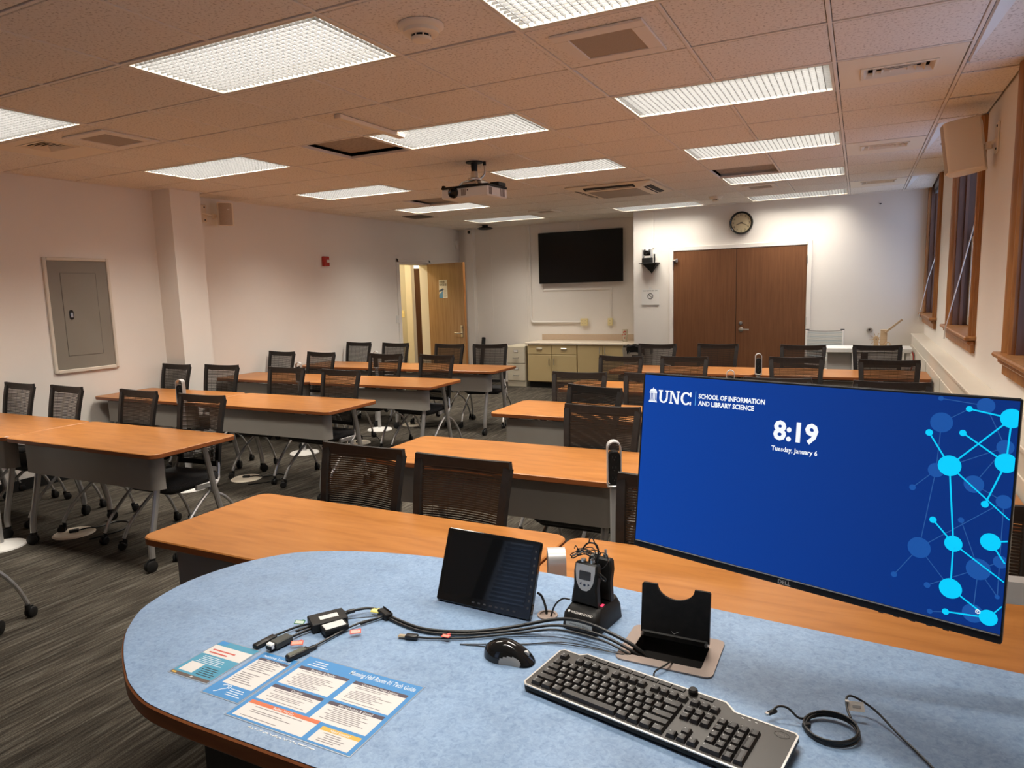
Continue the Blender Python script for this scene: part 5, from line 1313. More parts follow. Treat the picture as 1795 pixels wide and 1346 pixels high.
m = MB(); m.lathe([(0, 0.011), (0.007, 0.011), (0.009, 0.008), (0.009, 0), (0, 0)], 16, KT @ TM((0.072 + 8 * 0.0285, 0.148, 0.0118))); ob('volume_knob', m, BLACKP, kb)
m = MB(); m.tube([(0.008 * math.cos(2 * PI * q / 20) * 1.6, 0.008 * math.sin(2 * PI * q / 20), 0.0) for q in range(20)], 0.0004, 4, closed=True, M=KT @ TM((0.473, 0.121, 0.0121))); put_text(m, 'DELL', KT @ TM((0.473, 0.1185, 0.0121)), width=0.018, height=0.005, align='C', bold=0.02); ob('logo', m, mat('dim_logo', (0.14, 0.13, 0.12), 0.3, 0.6), kb, smooth=False)
m = MB()
for q in range(3): m.box(0.400 + q * 0.012, 0.404 + q * 0.012, 0.128, 0.1295, 0.0118, 0.0123, 0, KT)
ob('status_lights', m, SILVERP, kb, smooth=False)
m = MB()
for x in (0.06, 0.44): m.box(x - 0.012, x + 0.012, 0.12, 0.135, 0.0005, 0.012, 0.002)
for x in (0.06, 0.44): m.box(x - 0.012, x + 0.012, 0.006, 0.014, 0.0005, 0.006, 0.001)
ob('foot', m, BLACKP, kb)
m = MB(); m.tube(sm([(-0.345, 1.288, ZD + 0.006), (-0.352, 1.318, ZD + 0.010), (-0.338, 1.348, ZD + 0.012), (-0.331, 1.372, ZD + 0.009), (-0.330, 1.392, ZD - 0.02)], 5), 0.0019, 8)
tag(ob('keyboard_cable', m, RUBBER), 'thin keyboard cable running from the keyboard back into the cable cubby', 'cable')

# coiled USB cable by the keyboard
t = thing('coiled_cable', 'coiled black USB cable with a white tag, behind the keyboard at right', 'cable', (0, 0, 0))
m = MB(); cx, cy = -0.018, 1.268; pts = []
for q in range(5 * 20):
    a = 2 * PI * q / 20 + 2.6; r1 = 0.044 + 0.0025 * math.sin(q * 0.31); 
    pts.append((cx + r1 * math.cos(a) * 1.0 + 0.002 * math.sin(q * 0.13), cy + r1 * 0.98 * math.sin(a), ZD + 0.003 + 0.0022 * (q / 20) + 0.002 * math.sin(a + 1)))
lead = sm([(-0.118, 1.262, ZD + 0.018), (-0.108, 1.272, ZD + 0.024), (-0.092, 1.276, ZD + 0.022), (-0.074, 1.270, ZD + 0.012), (-0.060, 1.282, ZD + 0.006)], 5)
tail = sm([(0.012, 1.300, ZD + 0.016), (0.006, 1.318, ZD + 0.020), (0.004, 1.345, ZD + 0.028), (0.018, 1.356, ZD + 0.026), (0.052, 1.342, ZD + 0.016), (0.088, 1.298, ZD + 0.006), (0.118, 1.255, ZD + 0.004), (0.150, 1.20, ZD + 0.004), (0.20, 1.12, ZD + 0.004), (0.30, 1.05, ZD + 0.004)], 5)
m.tube(pts, 0.0021, 7); m.tube(lead, 0.0021, 7); m.tube(tail, 0.0021, 7)
ob('cord', m, RUBBER, t, ang=60)
m = MB(); m.box(-0.010, 0.010, -0.004, 0.004, -0.003, 0.003, 0.001, TM((-0.118, 1.262, ZD + 0.016), rz=0.9)); m.box(-0.015, -0.008, -0.003, 0.003, -0.0022, 0.0022, 0, TM((-0.118, 1.262, ZD + 0.016), rz=0.9), mi=1); ob('plug', m, [BLACKP, CHROME], t)
m = MB(); m.box(-0.006, 0.022, -0.0004, 0.0004, -0.009, 0.009, 0, TM((0.012, 1.330, ZD + 0.022), rx=-0.9, rz=0.2)); m.box(-0.0035, 0.0035, -0.003, 0.003, -0.002, 0.002, 0.0005, TM((0.005, 1.335, ZD + 0.026))); tg = ob('tag', m, WHITEP, t, smooth=False)
m = MB(); m.box(0.002, 0.016, -0.0007, -0.0005, -0.003, 0.002, 0, TM((0.012, 1.330, ZD + 0.022), rx=-0.9, rz=0.2)); ob('tag_print', m, mat('tag_print_grey', (0.45, 0.44, 0.43), 0.6), tg, smooth=False)
m = MB(); m.box(-0.007, 0.007, -0.004, 0.004, -0.003, 0.006, 0.001, TM((-0.059, 1.258, ZD + 0.006), rz=0.6)); ob('tie', m, BLACKP, t)

# ---------------------------------------------------------------- adapter bundle
def plug(mb, a, b, w_, h, mi=None, taper=None):
    a = Vector(a); b = Vector(b); d = (b - a); L = d.length; rz = math.atan2(d.y, d.x)
    mb.box(0, L, -w_ / 2, w_ / 2, -h / 2, h / 2, 0.0022, TM(a, rz=rz, ry=-math.asin(max(-1, min(1, d.z / L)))), mi)
Z = ZD
t = thing('laptop_cable_bundle', 'bundle of black laptop adapter cables fanned out behind the laminated guides', 'cables', (0, 0, 0))
m = MB()
hub = Vector((-1.030, 1.312, Z + 0.008))
m.tube(sm([hub, (-0.975, 1.300, Z + 0.006), (-0.908, 1.291, Z + 0.005), (-0.84, 1.303, Z + 0.006), (-0.772, 1.330, Z + 0.008), (-0.70, 1.372, Z + 0.014), (-0.608, 1.408, Z + 0.034), (-0.54, 1.408, Z + 0.040), (-0.463, 1.396, Z + 0.030), (-0.41, 1.392, Z + 0.012), (-0.375, 1.398, Z - 0.022)], 6), 0.0042, 8)
m.tube(sm([hub + Vector((0, -0.004, -0.002)), (-0.975, 1.292, Z + 0.004), (-0.905, 1.281, Z + 0.004), (-0.835, 1.293, Z + 0.005), (-0.765, 1.322, Z + 0.007), (-0.69, 1.362, Z + 0.012), (-0.60, 1.396, Z + 0.026), (-0.50, 1.392, Z + 0.026), (-0.42, 1.384, Z + 0.008), (-0.385, 1.392, Z - 0.02)], 6), 0.0034, 8)
ob('trunk_cable', m, RUBBER, t, ang=60)
m = MB(); plug(m, (-1.052, 1.322, Z + 0.009), (-1.012, 1.302, Z + 0.009), 0.022, 0.016); plug(m, (-1.049, 1.328, Z + 0.0185), (-1.011, 1.309, Z + 0.0185), 0.004, 0.004, 1); ob('cable_clamp', m, [BLACKP, GLOSSB], t)
m = MB(); m.tube(sm([hub, (-1.055, 1.320, Z + 0.010), (-1.085, 1.312, Z + 0.014), (-1.112, 1.286, Z + 0.014), (-1.122, 1.272, Z + 0.013)], 5), [0.0034] * 21, 8); plug(m, (-1.122, 1.272, Z + 0.013), (-1.130, 1.250, Z + 0.013), 0.020, 0.012); plug(m, (-1.108, 1.290, Z + 0.014), (-1.122, 1.272, Z + 0.013), 0.010, 0.009); ob('video_cable', m, RUBBER, t, ang=50)
m = MB(); plug(m, (-1.112, 1.257, Z + 0.0125), (-1.162, 1.186, Z + 0.0125), 0.058, 0.023); ob('adapter_box', m, BLACKP, t)
m = MB(); plug(m, (-1.120, 1.240, Z + 0.0245), (-1.146, 1.203, Z + 0.0245), 0.020, 0.001); ob('box_label', m, mat('label_grey', (0.66, 0.66, 0.64), 0.6), t, smooth=False)
m = MB(); m.tube(sm([(-1.165, 1.200, Z + 0.010), (-1.190, 1.175, Z + 0.008), (-1.207, 1.130, Z + 0.007), (-1.210, 1.115, Z + 0.008)], 5), 0.0028, 7); m.tube(sm([(-1.150, 1.180, Z + 0.009), (-1.160, 1.155, Z + 0.008), (-1.168, 1.120, Z + 0.009)], 5), 0.0034, 7); m.tube(sm([(-1.158, 1.186, Z + 0.011), (-1.172, 1.150, Z + 0.011)], 3), 0.003, 7); plug(m, (-1.208, 1.120, Z + 0.006), (-1.214, 1.062, Z + 0.006), 0.018, 0.010); ob('adapter_leads', m, RUBBER, t, ang=50)
m = MB(); plug(m, (-1.166, 1.124, Z + 0.011), (-1.172, 1.078, Z + 0.011), 0.026, 0.016); plug(m, (-1.1705, 1.092, Z + 0.0112), (-1.174, 1.064, Z + 0.0112), 0.020, 0.012, 1); ob('displayport_plug', m, [mat('plug_grey', (0.045, 0.048, 0.042), 0.5), BLACKP], t)
m = MB(); plug(m, (-1.1715, 1.0765, Z + 0.0135), (-1.1727, 1.0645, Z + 0.0135), 0.018, 0.0145); ob('plug_tip', m, mat('bright_plug', (0.88, 0.88, 0.86), 0.25), t)
m = MB(); m.tube(sm([hub + Vector((0.0, -0.01, 0)), (-1.040, 1.285, Z + 0.007), (-1.058, 1.258, Z + 0.008), (-1.070, 1.225, Z + 0.008), (-1.082, 1.170, Z + 0.006), (-1.088, 1.130, Z + 0.006), (-1.092, 1.100, Z + 0.007)], 6), 0.0027, 7); plug(m, (-1.091, 1.104, Z + 0.007), (-1.105, 1.052, Z + 0.007), 0.018, 0.012); plug(m, (-1.084, 1.125, Z + 0.006), (-1.0915, 1.100, Z + 0.007), 0.010, 0.008); m.tube(sm([hub + Vector((0.003, -0.006, 0)), (-1.062, 1.280, Z + 0.009), (-1.098, 1.252, Z + 0.010), (-1.120, 1.225, Z + 0.010)], 5), 0.0012, 6); ob('usb_c_lead', m, RUBBER, t, ang=50)
m = MB(); plug(m, (-1.0935, 1.096, Z + 0.0135), (-1.105, 1.056, Z + 0.0135), 0.0150, 0.001); ob('plug_face', m, mat('olive_plug', (0.10, 0.105, 0.08), 0.5), t, smooth=False)
m = MB(); plug(m, (-1.082, 1.226, Z + 0.013), (-1.112, 1.174, Z + 0.013), 0.036, 0.015); ob('dongle', m, BLACKP, t)
m = MB(); plug(m, (-1.083, 1.2195, Z + 0.0212), (-1.108, 1.176, Z + 0.0212), 0.030, 0.001); ob('dongle_label', m, mat('label_silver', (0.60, 0.61, 0.61), 0.5), t, smooth=False)
m = MB(); m.tube(sm([(-1.040, 1.288, Z + 0.006), (-1.050, 1.270, Z + 0.006), (-1.060, 1.250, Z + 0.006)], 4), 0.0032, 8); m.tube([(-1.037, 1.293, Z + 0.006), (-1.033, 1.300, Z + 0.006)], 0.0036, 8, mi=1); ob('audio_plug', m, [BLACKP, CHROME], t)
m = MB(); m.tube(sm([(-0.895, 1.250, Z + 0.006), (-0.860, 1.262, Z + 0.005), (-0.80, 1.288, Z + 0.005), (-0.745, 1.320, Z + 0.006), (-0.68, 1.356, Z + 0.010), (-0.60, 1.386, Z + 0.020), (-0.50, 1.384, Z + 0.020), (-0.43, 1.376, Z + 0.006), (-0.395, 1.384, Z - 0.02)], 6), 0.0026, 7); plug(m, (-0.922, 1.243, Z + 0.006), (-0.893, 1.251, Z + 0.006), 0.017, 0.010); ob('usb_cable', m, RUBBER, t, ang=50)
m = MB(); plug(m, (-0.940, 1.239, Z + 0.006), (-0.921, 1.2435, Z + 0.006), 0.0125, 0.0048); ob('usb_plug', m, mat('usb_shell', (0.72, 0.62, 0.45), 0.3, 0.8), t)
for x, y in ((-0.70, 1.300), (-0.66, 1.33)):
    m = MB(); m.tube(sm([(-0.79, 1.268, Z + 0.002), (x, y - 0.005, Z + 0.002), (-0.58, 1.365 - (x + 0.7) * 0.2, Z + 0.004), (-0.45, 1.367, Z + 0.005), (-0.405, 1.380, Z - 0.01)], 5), 0.0012, 6); ob('thin_lead', m, RUBBER, t, ang=60)
def ctag(x, y, rz, wdt, col, inner, tilt=0.5, lift=0.012):
    m = MB(); m.box(-wdt / 2, wdt / 2, -0.0004, 0.0004, -0.006, 0.006, 0, TM((x, y, Z + lift), rx=-tilt - 0.6, rz=rz)); 
    if inner: m.box(-wdt / 2 + 0.002, wdt / 2 - 0.002, -0.0007, -0.0004, -0.004, 0.004, 0, TM((x, y, Z + lift), rx=-tilt - 0.6, rz=rz), mi=1)
    m.tube([(x, y + 0.004, Z + lift), (x + 0.004 * math.cos(rz), y + 0.012, Z + lift)], 0.003, 6)
    ob('cable_tag', m, [mat('tag_' + inner[0], col, 0.5), mat('tagface_' + inner[0], inner[1], 0.5)], t, smooth=False)
ctag(-1.196, 1.188, 0.25, 0.026, (0.01, 0.16, 0.05), ('green', (0.58, 0.68, 0.60)))
ctag(-1.128, 1.108, 0.55, 0.028, (0.70, 0.10, 0.05), ('red', (0.85, 0.38, 0.28)))
ctag(-1.038, 1.205, 0.65, 0.026, (0.72, 0.10, 0.06), ('red', (0.88, 0.45, 0.38)))
ctag(-1.062, 1.312, 0.05, 0.024, (0.75, 0.68, 0.08), ('yellow', (0.82, 0.78, 0.38)))
ctag(-0.829, 1.272, 0.1, 0.020, (0.72, 0.08, 0.06), ('red', (0.85, 0.30, 0.22)), 0.9)

# ---------------------------------------------------------------- laminated guides
GBLUE = mat('guide_blue', (0.045, 0.22, 0.50), 0.5); GNAVY = mat('guide_dark_bar', (0.06, 0.045, 0.065), 0.5); GWHITE = mat('guide_white', (0.62, 0.60, 0.585), 0.5)
GORA = mat('guide_orange', (0.56, 0.145, 0.06), 0.5); GYEL = mat('guide_yellow', (0.60, 0.37, 0.06), 0.5); GTXT = mat('guide_text_grey', (0.20, 0.18, 0.19), 0.6); GPALE = mat('guide_pale_text', (0.58, 0.66, 0.74), 0.5)
LAM = mat('laminate_film', (0.28, 0.34, 0.42), 0.15)
GTEAL = mat('leaflet_teal', (0.055, 0.26, 0.40), 0.5); GRED = mat('leaflet_red', (0.50, 0.10, 0.08), 0.5)
class Sheet:
    def __init__(s, name, label, x0, x1, y0, y1, base, rz=0.0):
        s.t = thing(name, label, 'guide sheet', (x0, y0, ZD), rz, 'laminated guides on the desk')
        s.w, s.h = x1 - x0, y1 - y0
        m = MB(); m.box(-0.003, s.w + 0.003, -0.003, s.h + 0.003, 0.0003, 0.0007); ob('laminate', m, LAM, s.t, smooth=False)
        m = MB(); m.box(0, s.w, 0, s.h, 0.0007, 0.0010); ob('sheet', m, base, s.t, smooth=False)
        s.d = {}
    def r(s, x0, x1, y0, y1, mm, l=1):
        m = s.d.setdefault((mm.name, l), (MB(), mm))[0]; z = 0.0010 + 0.0001 * l
        m.add([(x0 * s.w, y0 * s.h, z), (x1 * s.w, y0 * s.h, z), (x1 * s.w, y1 * s.h, z), (x0 * s.w, y1 * s.h, z)], [(0, 1, 2, 3)])
    def tx(s, str_, xc, yb, wd, ht, mm, l=3, bold=0.015, al='C'):
        m = s.d.setdefault((mm.name, l), (MB(), mm))[0]
        put_text(m, str_, TM((xc * s.w, yb * s.h, 0.0010 + 0.0001 * l)), width=wd * s.w, height=ht * s.h, align=al, bold=bold)
    def lines(s, x0, x1, y0, y1, n, mm=GTXT, seed=1, th=0.34):
        rr = random.Random(seed); st = (y1 - y0) / n
        for q in range(n):
            if rr.random() < 0.1: continue
            ind = 0.03 * (rr.random() < 0.4)
            s.r(x0 + ind, x0 + (x1 - x0) * rr.uniform(0.55, 1.0), y1 - st * (q + 0.65), y1 - st * (q + 0.65 - th), mm, 2)
    def panel(s, x0, x1, y0, y1, head, hcol, n, seed, hh=0.045, tw=None):
        s.r(x0, x1, y0, y1, GWHITE, 1); s.r(x0, x1, y1 - hh, y1, hcol, 2)
        s.tx(head, (x0 + x1) / 2, y1 - hh * 0.84, tw or (x1 - x0) * 0.5, hh * 0.62, GWHITE, 3)
        s.lines(x0 + 0.05, x1 - 0.03, y0 + 0.015, y1 - hh - 0.012, n, seed=seed)
    def done(s):
        nm = {'guide_white': 'panel', 'guide_dark_bar': 'heading_bar', 'guide_text_grey': 'text_lines', 'guide_orange': 'orange_bar', 'guide_yellow': 'yellow_bar', 'guide_pale_text': 'pale_print', 'leaflet_red': 'red_print', 'black_ink': 'dark_print'}
        for (k, l), (m, mm) in s.d.items(): ob(nm.get(k, 'print') if l < 3 else 'lettering', m, mm, s.t, smooth=False)
g = Sheet('tech_guide', 'large laminated blue and white tech guide sheet at the left of the desk', -1.073, -0.770, 0.858, 1.089, GBLUE)
g.tx('Manning Hall Room 01 Tech Guide', 0.70, 0.905, 0.55, 0.060, GPALE)
g.lines(0.06, 0.27, 0.865, 0.965, 3, GPALE, 4)
g.panel(0.035, 0.475, 0.535, 0.840, 'Projector & Display', GNAVY, 11, 2)
g.panel(0.525, 0.968, 0.535, 0.840, 'Connecting Your Laptop', GNAVY, 11, 3, tw=0.30)
g.panel(0.035, 0.475, 0.275, 0.505, 'Cameras', GNAVY, 8, 5, tw=0.10)
g.panel(0.525, 0.968, 0.240, 0.505, 'Microphones & Sound', GNAVY, 9, 6, tw=0.27)
g.panel(0.035, 0.620, 0.020, 0.245, 'Before You Go', GORA, 7, 7, tw=0.17)
g.panel(0.665, 0.968, 0.020, 0.205, 'Need Support?', GYEL, 5, 8, tw=0.15)
g.done()
g = Sheet('listening_guide', 'narrow laminated blue sheet with an ear symbol, middle of the three guides', -1.182, -1.081, 0.893, 1.062, GBLUE, 0.0)
g.tx('Assistive Listening', 0.5, 0.905, 0.80, 0.045, GPALE)
g.panel(0.10, 0.93, 0.245, 0.875, 'How to Use', GNAVY, 14, 12, 0.05, 0.38)
g.lines(0.48, 0.95, 0.05, 0.20, 4, GPALE, 6)
m = g.d.setdefault(('guide_pale_text', 1), (MB(), GPALE))[0]
for pts in ([(0.020, 0.010), (0.026, 0.014), (0.030, 0.022), (0.038, 0.028), (0.037, 0.036), (0.030, 0.038), (0.022, 0.034)], [(0.036, 0.040), (0.043, 0.036), (0.043, 0.028)]):
    P = sm([(a, b, 0) for a, b in pts], 4)
    for a, b in zip(P, P[1:]):
        d = (b - a).normalized(); nn = Vector((-d.y, d.x, 0)) * 0.0014
        m.add([(v.x, v.y, 0.00112) for v in (a - nn, b - nn, b + nn, a + nn)], [(0, 1, 2, 3)])
g.done()
g = Sheet('support_leaflet', 'small teal leaflet with a white banner, leftmost of the three guides', -1.314, -1.198, 0.917, 1.060, GTEAL, 0.0)
g.r(0.0, 1.0, 0.60, 0.87, GWHITE, 1); g.lines(0.10, 0.93, 0.62, 0.78, 2, GRED, 3, 0.42); g.lines(0.2, 0.75, 0.79, 0.84, 1, mat('leaflet_grey', (0.62, 0.60, 0.58), 0.6), 5)
g.r(0.0, 0.22, 0.90, 1.0, mat('leaflet_blue_corner', (0.03, 0.22, 0.52), 0.5), 1)
g.lines(0.12, 0.90, 0.37, 0.57, 5, GPALE, 9); g.r(0.08, 0.43, 0.11, 0.36, GWHITE, 1); g.lines(0.50, 0.95, 0.10, 0.33, 5, INK, 10, 0.3)
g.r(0.0, 1.0, 0.0, 0.065, mat('leaflet_footer', (0.10, 0.075, 0.065), 0.5), 1); g.r(0.03, 0.14, 0.015, 0.05, GYEL, 2); g.r(0.52, 0.57, 0.015, 0.05, GWHITE, 2)
g.done()
m = MB()
rb = random.Random(5)
for q in range(60): 
    x = -1.00 + 0.0027 * q + rb.uniform(-0.001, 0.001); y = 0.846 - 0.0 * q + rb.uniform(-0.002, 0.002); r_ = rb.uniform(0.0008, 0.002)
    m.prism([(x + r_ * math.cos(a), y + r_ * math.sin(a)) for a in (0.3, 1.4, 2.6, 3.7, 5.0)], ZD + 0.0002, ZD + 0.0008)
tp = tag(ob('tape_residue', m, mat('tape_white', (0.68, 0.70, 0.72), 0.3), smooth=False), 'speckled strip of tape residue along the near edge of the tech guide', 'tape residue'); tp['kind'] = 'stuff'

# ---------------------------------------------------------------- monitor on its arm
MC = Vector((-0.091, 1.225, 1.278)); MA, MBt = math.radians(-16.97), math.radians(6.766)
mon = thing('monitor', 'large desktop monitor showing a blue lock screen, over the right side of the desk', 'monitor', MC)
mon.rotation_euler = (-MBt, 0, MA)
m = MB(); m.prism(rrect(-0.305, 0.305, -0.173, 0.173, 0.003, 2), -0.010, 0.0, 0.001, TM(rx=PI / 2)); m.box(-0.25, 0.25, 0.0101, 0.040, -0.13, 0.13, 0.012); ob('housing', m, mat('monitor_black', (0.010, 0.010, 0.011), 0.4), mon)
SCRM = bpy.data.materials.new('lock_screen_blue'); SCRM.use_nodes = True
nt = SCRM.node_tree; b_ = nt.nodes['Principled BSDF']; b_.inputs['Base Color'].default_value = (0.003, 0.004, 0.008, 1); b_.inputs['Roughness'].default_value = 0.4; b_.inputs['Specular IOR Level'].default_value = 0.2
tc = nt.nodes.new('ShaderNodeTexCoord'); sx = nt.nodes.new('ShaderNodeSeparateXYZ'); mr = nt.nodes.new('ShaderNodeMapRange'); mr.inputs[1].default_value = -0.30; mr.inputs[2].default_value = 0.25
cr = nt.nodes.new('ShaderNodeValToRGB'); cr.color_ramp.elements[0].color = (0.0035, 0.052, 0.335, 1); cr.color_ramp.elements[1].color = (0.0018, 0.028, 0.195, 1)
nt.links.new(tc.outputs['Object'], sx.inputs[0]); nt.links.new(sx.outputs[0], mr.inputs[0]); nt.links.new(mr.outputs[0], cr.inputs[0]); nt.links.new(cr.outputs[0], b_.inputs['Emission Color']); b_.inputs['Emission Strength'].default_value = 1.0
m = MB(); m.quad((-0.301, -0.0004, -0.159), (0.3025, -0.0004, -0.159), (0.3025, -0.0004, 0.1695), (-0.301, -0.0004, 0.1695)); scr = ob('screen', m, SCRM, mon, smooth=False)
def em(name, c, s=1.0): return mat(name, (0.01, 0.01, 0.01), 0.5, emit=c, estr=s, spec=0.1)
CY, DM, DL, WH = em('cyan_node', (0.0, 0.62, 1.0)), em('dim_node', (0.010, 0.085, 0.36)), em('dim_link', (0.022, 0.095, 0.32)), em('white_glyph', (0.93, 0.96, 1.0))
XM = 0.3022
def clipx(pts): return [(min(a, XM), b) for a, b in pts]
def flat(mb, pts, y):
    mb.add([(a, y, b) for a, b in clipx(pts)], [list(range(len(pts)))])
def link(mb, p, q, w_, y):
    d = Vector((q[0] - p[0], q[1] - p[1])); n = Vector((-d.y, d.x)).normalized() * w_
    flat(mb, [(p[0] - n.x, p[1] - n.y), (q[0] - n.x, q[1] - n.y), (q[0] + n.x, q[1] + n.y), (p[0] + n.x, p[1] + n.y)], y)
B = [(0.2438, 0.1535, 0.0042), (0.2945, 0.1449, 0.0135), (0.1959, 0.1137, 0.0049), (0.2384, 0.1181, 0.0045), (0.2252, 0.0683, 0.0150), (0.2924, 0.082, 0.0135), (0.272, 0.0203, 0.0048), (0.21, -0.0149, 0.0047), (0.238, -0.0443, 0.0115), (0.2823, -0.0318, 0.0124), (0.239, -0.1104, 0.0146), (0.2354, -0.1459, 0.0045), (0.2873, -0.1393, 0.0112)]
D = [(0.2106, 0.1303, 0.0147), (0.2634, 0.1599, 0.0110), (0.2075, 0.1656, 0.0035), (0.2085, 0.0591, 0.0106), (0.1796, 0.0285, 0.0044), (0.2568, 0.0464, 0.0125), (0.29, 0.1039, 0.0105), (0.2937, 0.0276, 0.0096), (0.1948, -0.0604, 0.0155), (0.2451, -0.0083, 0.004), (0.1641, -0.1092, 0.0043), (0.2092, -0.1136, 0.0043), (0.2707, -0.0738, 0.0152), (0.2958, -0.0572, 0.0089), (0.2686, -0.1385, 0.0133), (0.2154, -0.1516, 0.0037), (0.2955, -0.1071, 0.003)]
for a, b in [(D[i], D[j]) for i, j in ((2, 1), (0, 3), (3, 4), (3, 8), (8, 10), (9, 12), (8, 7), (12, 16), (14, 12), (11, 12), (15, 14), (1, 6), (6, 5), (5, 7), (7, 16), (13, 12))] + [(D[0], B[0]), (D[8], B[10]), (B[4], D[6])]:
    m = MB(); link(m, a, b, 0.0006, -0.0008); ob('dim_link', m, DL, scr, smooth=False)
for x, z, r_ in D:
    m = MB(); flat(m, circ(x, z, r_, 24), -0.0010); ob('dim_node', m, DM, scr, smooth=False)
for a, b in [(B[i], B[j]) for i, j in ((0, 1), (1, 4), (1, 5), (2, 4), (3, 5), (5, 6), (4, 8), (7, 8), (8, 10), (10, 12), (11, 12))] + [(B[4], (0.3022, 0.0035)), (B[8], (0.3022, -0.0845)), (B[12], (0.3022, -0.119)), (B[9], (0.3022, -0.0265)), (B[9], (0.301, -0.0585))]:
    m = MB(); link(m, a, b, 0.0011, -0.0012); ob('bright_link', m, CY, scr, smooth=False)
for x, z, r_ in B:
    m = MB(); flat(m, circ(x, z, r_, 28), -0.0014); ob('bright_node', m, CY, scr, smooth=False)
MT = TM((0, -0.0016, 0), rx=PI / 2)
m = MB(); put_text(m, '8:19', MT @ TM((-0.0005, 0.0755, 0)), width=0.075, height=0.031, align='C', bold=0.035); ob('clock_digits', m, WH, scr, smooth=False)
m = MB(); put_text(m, 'Tuesday, January 6', MT @ TM((-0.0008, 0.0555, 0)), width=0.077, height=0.0078, align='C', bold=0.02); ob('date_text', m, WH, scr, smooth=False)
m = MB(); put_text(m, 'SCHOOL OF INFORMATION', MT @ TM((-0.1827, 0.1325, 0)), width=0.1265, height=0.0082, bold=0.035); put_text(m, 'AND LIBRARY SCIENCE', MT @ TM((-0.1825, 0.1195, 0)), width=0.1074, height=0.0082, bold=0.035); ob('school_name', m, WH, scr, smooth=False)
m = MB(); m.box(-0.1894, -0.1884, -0.0017, -0.0015, 0.1185, 0.1445); ob('divider', m, em('divider_blue', (0.12, 0.42, 0.80)), scr, smooth=False)
# UNC in slab-serif capitals
m = MB(); Yl = -0.0016
def R4(x0, x1, z0, z1): flat(m, [(x0, z0), (x1, z0), (x1, z1), (x0, z1)], Yl)
def arcband(cx, cz, rx, rz_, t1, t2, a0, a1, n=14):
    for q in range(n):
        a, b = [math.radians(a0 + (a1 - a0) * (q + k) / n) for k in (0, 1)]
        w1 = t1 + (t2 - t1) * abs(math.cos(a)); w2 = t1 + (t2 - t1) * abs(math.cos(b))
        flat(m, [(cx + (rx - w1) * math.cos(a), cz + (rz_ - w1) * math.sin(a)), (cx + rx * math.cos(a), cz + rz_ * math.sin(a)), (cx + rx * math.cos(b), cz + rz_ * math.sin(b)), (cx + (rx - w2) * math.cos(b), cz + (rz_ - w2) * math.sin(b))], Yl)
z0, z1 = 0.1175, 0.1420
R4(-0.2660, -0.2610, z0 + 0.008, z1); R4(-0.2510, -0.2475, z0 + 0.008, z1); R4(-0.2682, -0.2588, z1 - 0.0028, z1); R4(-0.2532, -0.2453, z1 - 0.0028, z1)
arcband(-0.25675, z0 + 0.0090, 0.00925, 0.0092, 0.0030, 0.0045, 180, 360)
R4(-0.2420, -0.2388, z0, z1); R4(-0.2268, -0.2236, z0, z1); flat(m, [(-0.2420, z1), (-0.2370, z1), (-0.2236, z0), (-0.2286, z0)], Yl); R4(-0.2442, -0.2375, z1 - 0.0026, z1); R4(-0.2442, -0.2362, z0, z0 + 0.0026); R4(-0.2292, -0.2214, z1 - 0.0026, z1)
arcband(-0.2083, (z0 + z1) / 2, 0.0112, 0.0123, 0.0030, 0.0050, 42, 318, 20); R4(-0.2005, -0.1975, z1 - 0.0085, z1); R4(-0.2003, -0.1975, z0 + 0.0004, z0 + 0.007)
ob('university_letters', m, WH, scr, smooth=False)
m = MB()
R4(-0.2890, -0.2710, 0.1170, 0.1192); R4(-0.2880, -0.2720, 0.1196, 0.1212)
for q in range(5): R4(-0.2868 + q * 0.0032, -0.2852 + q * 0.0032, 0.1214, 0.1345)
R4(-0.2885, -0.2715, 0.1347, 0.1368); arcband(-0.28, 0.1372, 0.0078, 0.0065, 0.0062, 0.0075, 0, 180, 12); R4(-0.2806, -0.2794, 0.1435, 0.1455)
ob('rotunda_emblem', m, WH, scr, smooth=False)
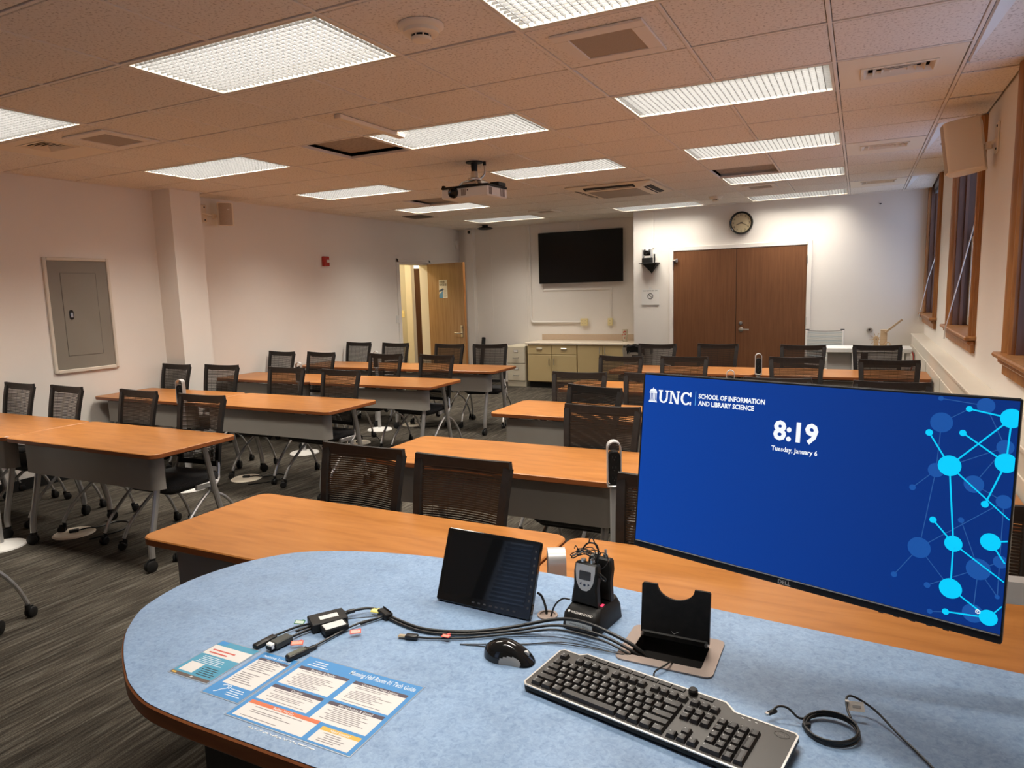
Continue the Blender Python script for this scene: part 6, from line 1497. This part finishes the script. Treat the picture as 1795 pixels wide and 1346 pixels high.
m = MB(); m.tube([(0.2745 + 0.0028 * math.cos(2 * PI * q / 6 + 0.5), -0.0016, -0.1342 + 0.0028 * math.sin(2 * PI * q / 6 + 0.5)) for q in range(6)], 0.0006, 4, closed=True); m.box(0.2736, 0.2752, -0.0018, -0.0015, -0.1350, -0.1335); ob('cursor_icon', m, WH, scr, smooth=False)
m = MB(); m.box(-0.300, 0.302, -0.0018, -0.0001, -0.1612, -0.1598); ob('chin_strip', m, mat('bezel_highlight', (0.62, 0.62, 0.62), 0.3, 0.6), mon, smooth=False)
m = MB(); put_text(m, 'DELL', TM((-0.0015, -0.0003, -0.1705), rx=PI / 2), width=0.0215, height=0.0066, align='C', bold=0.03); ob('logo', m, mat('bezel_logo_grey', (0.42, 0.42, 0.42), 0.4), mon, smooth=False)
m = MB()
for q in range(5): m.box(0.145 + q * 0.022, 0.153 + q * 0.022, 0.002, 0.008, -0.1748, -0.1728, 0.0006)
ob('buttons', m, BLACKP, mon)
m = MB(); m.box(-0.302, 0.302, 0.002, 0.0085, 0.1728, 0.1738); ob('top_edge', m, mat('top_edge_grey', (0.13, 0.125, 0.12), 0.5), mon, smooth=False)
bk = TM(MC) @ Euler((-MBt, 0, MA)).to_matrix().to_4x4()
iv = bk.inverted()
m = MB(); m.box(-0.05, 0.05, 0.0402, 0.052, -0.05, 0.05, 0.003); m.box(-0.022, 0.022, 0.052, 0.10, -0.03, 0.03, 0.004); ob('mount_plate', m, BLACKP, mon)
e0 = bk @ Vector((0, 0.105, -0.02))
m = MB(); m.sweep([(-0.022, -0.020), (0.022, -0.020), (0.022, 0.020), (-0.022, 0.020)], [iv @ Vector(q) for q in (e0 + Vector((-0.02, 0, 0.02)), (0.02, 1.37, 1.20), (0.24, 1.425, 1.07), (0.46, 1.46, 1.065))]); arm = ob('arm', m, SILVERP, mon)
m = MB(); m.lathe([(0, 0.001), (0.05, 0.001), (0.05, 0.012), (0.022, 0.014), (0.022, 0.285), (0, 0.285)], 20, iv @ TM((0.46, 1.46, ZD))); ob('post', m, SILVERP, arm)
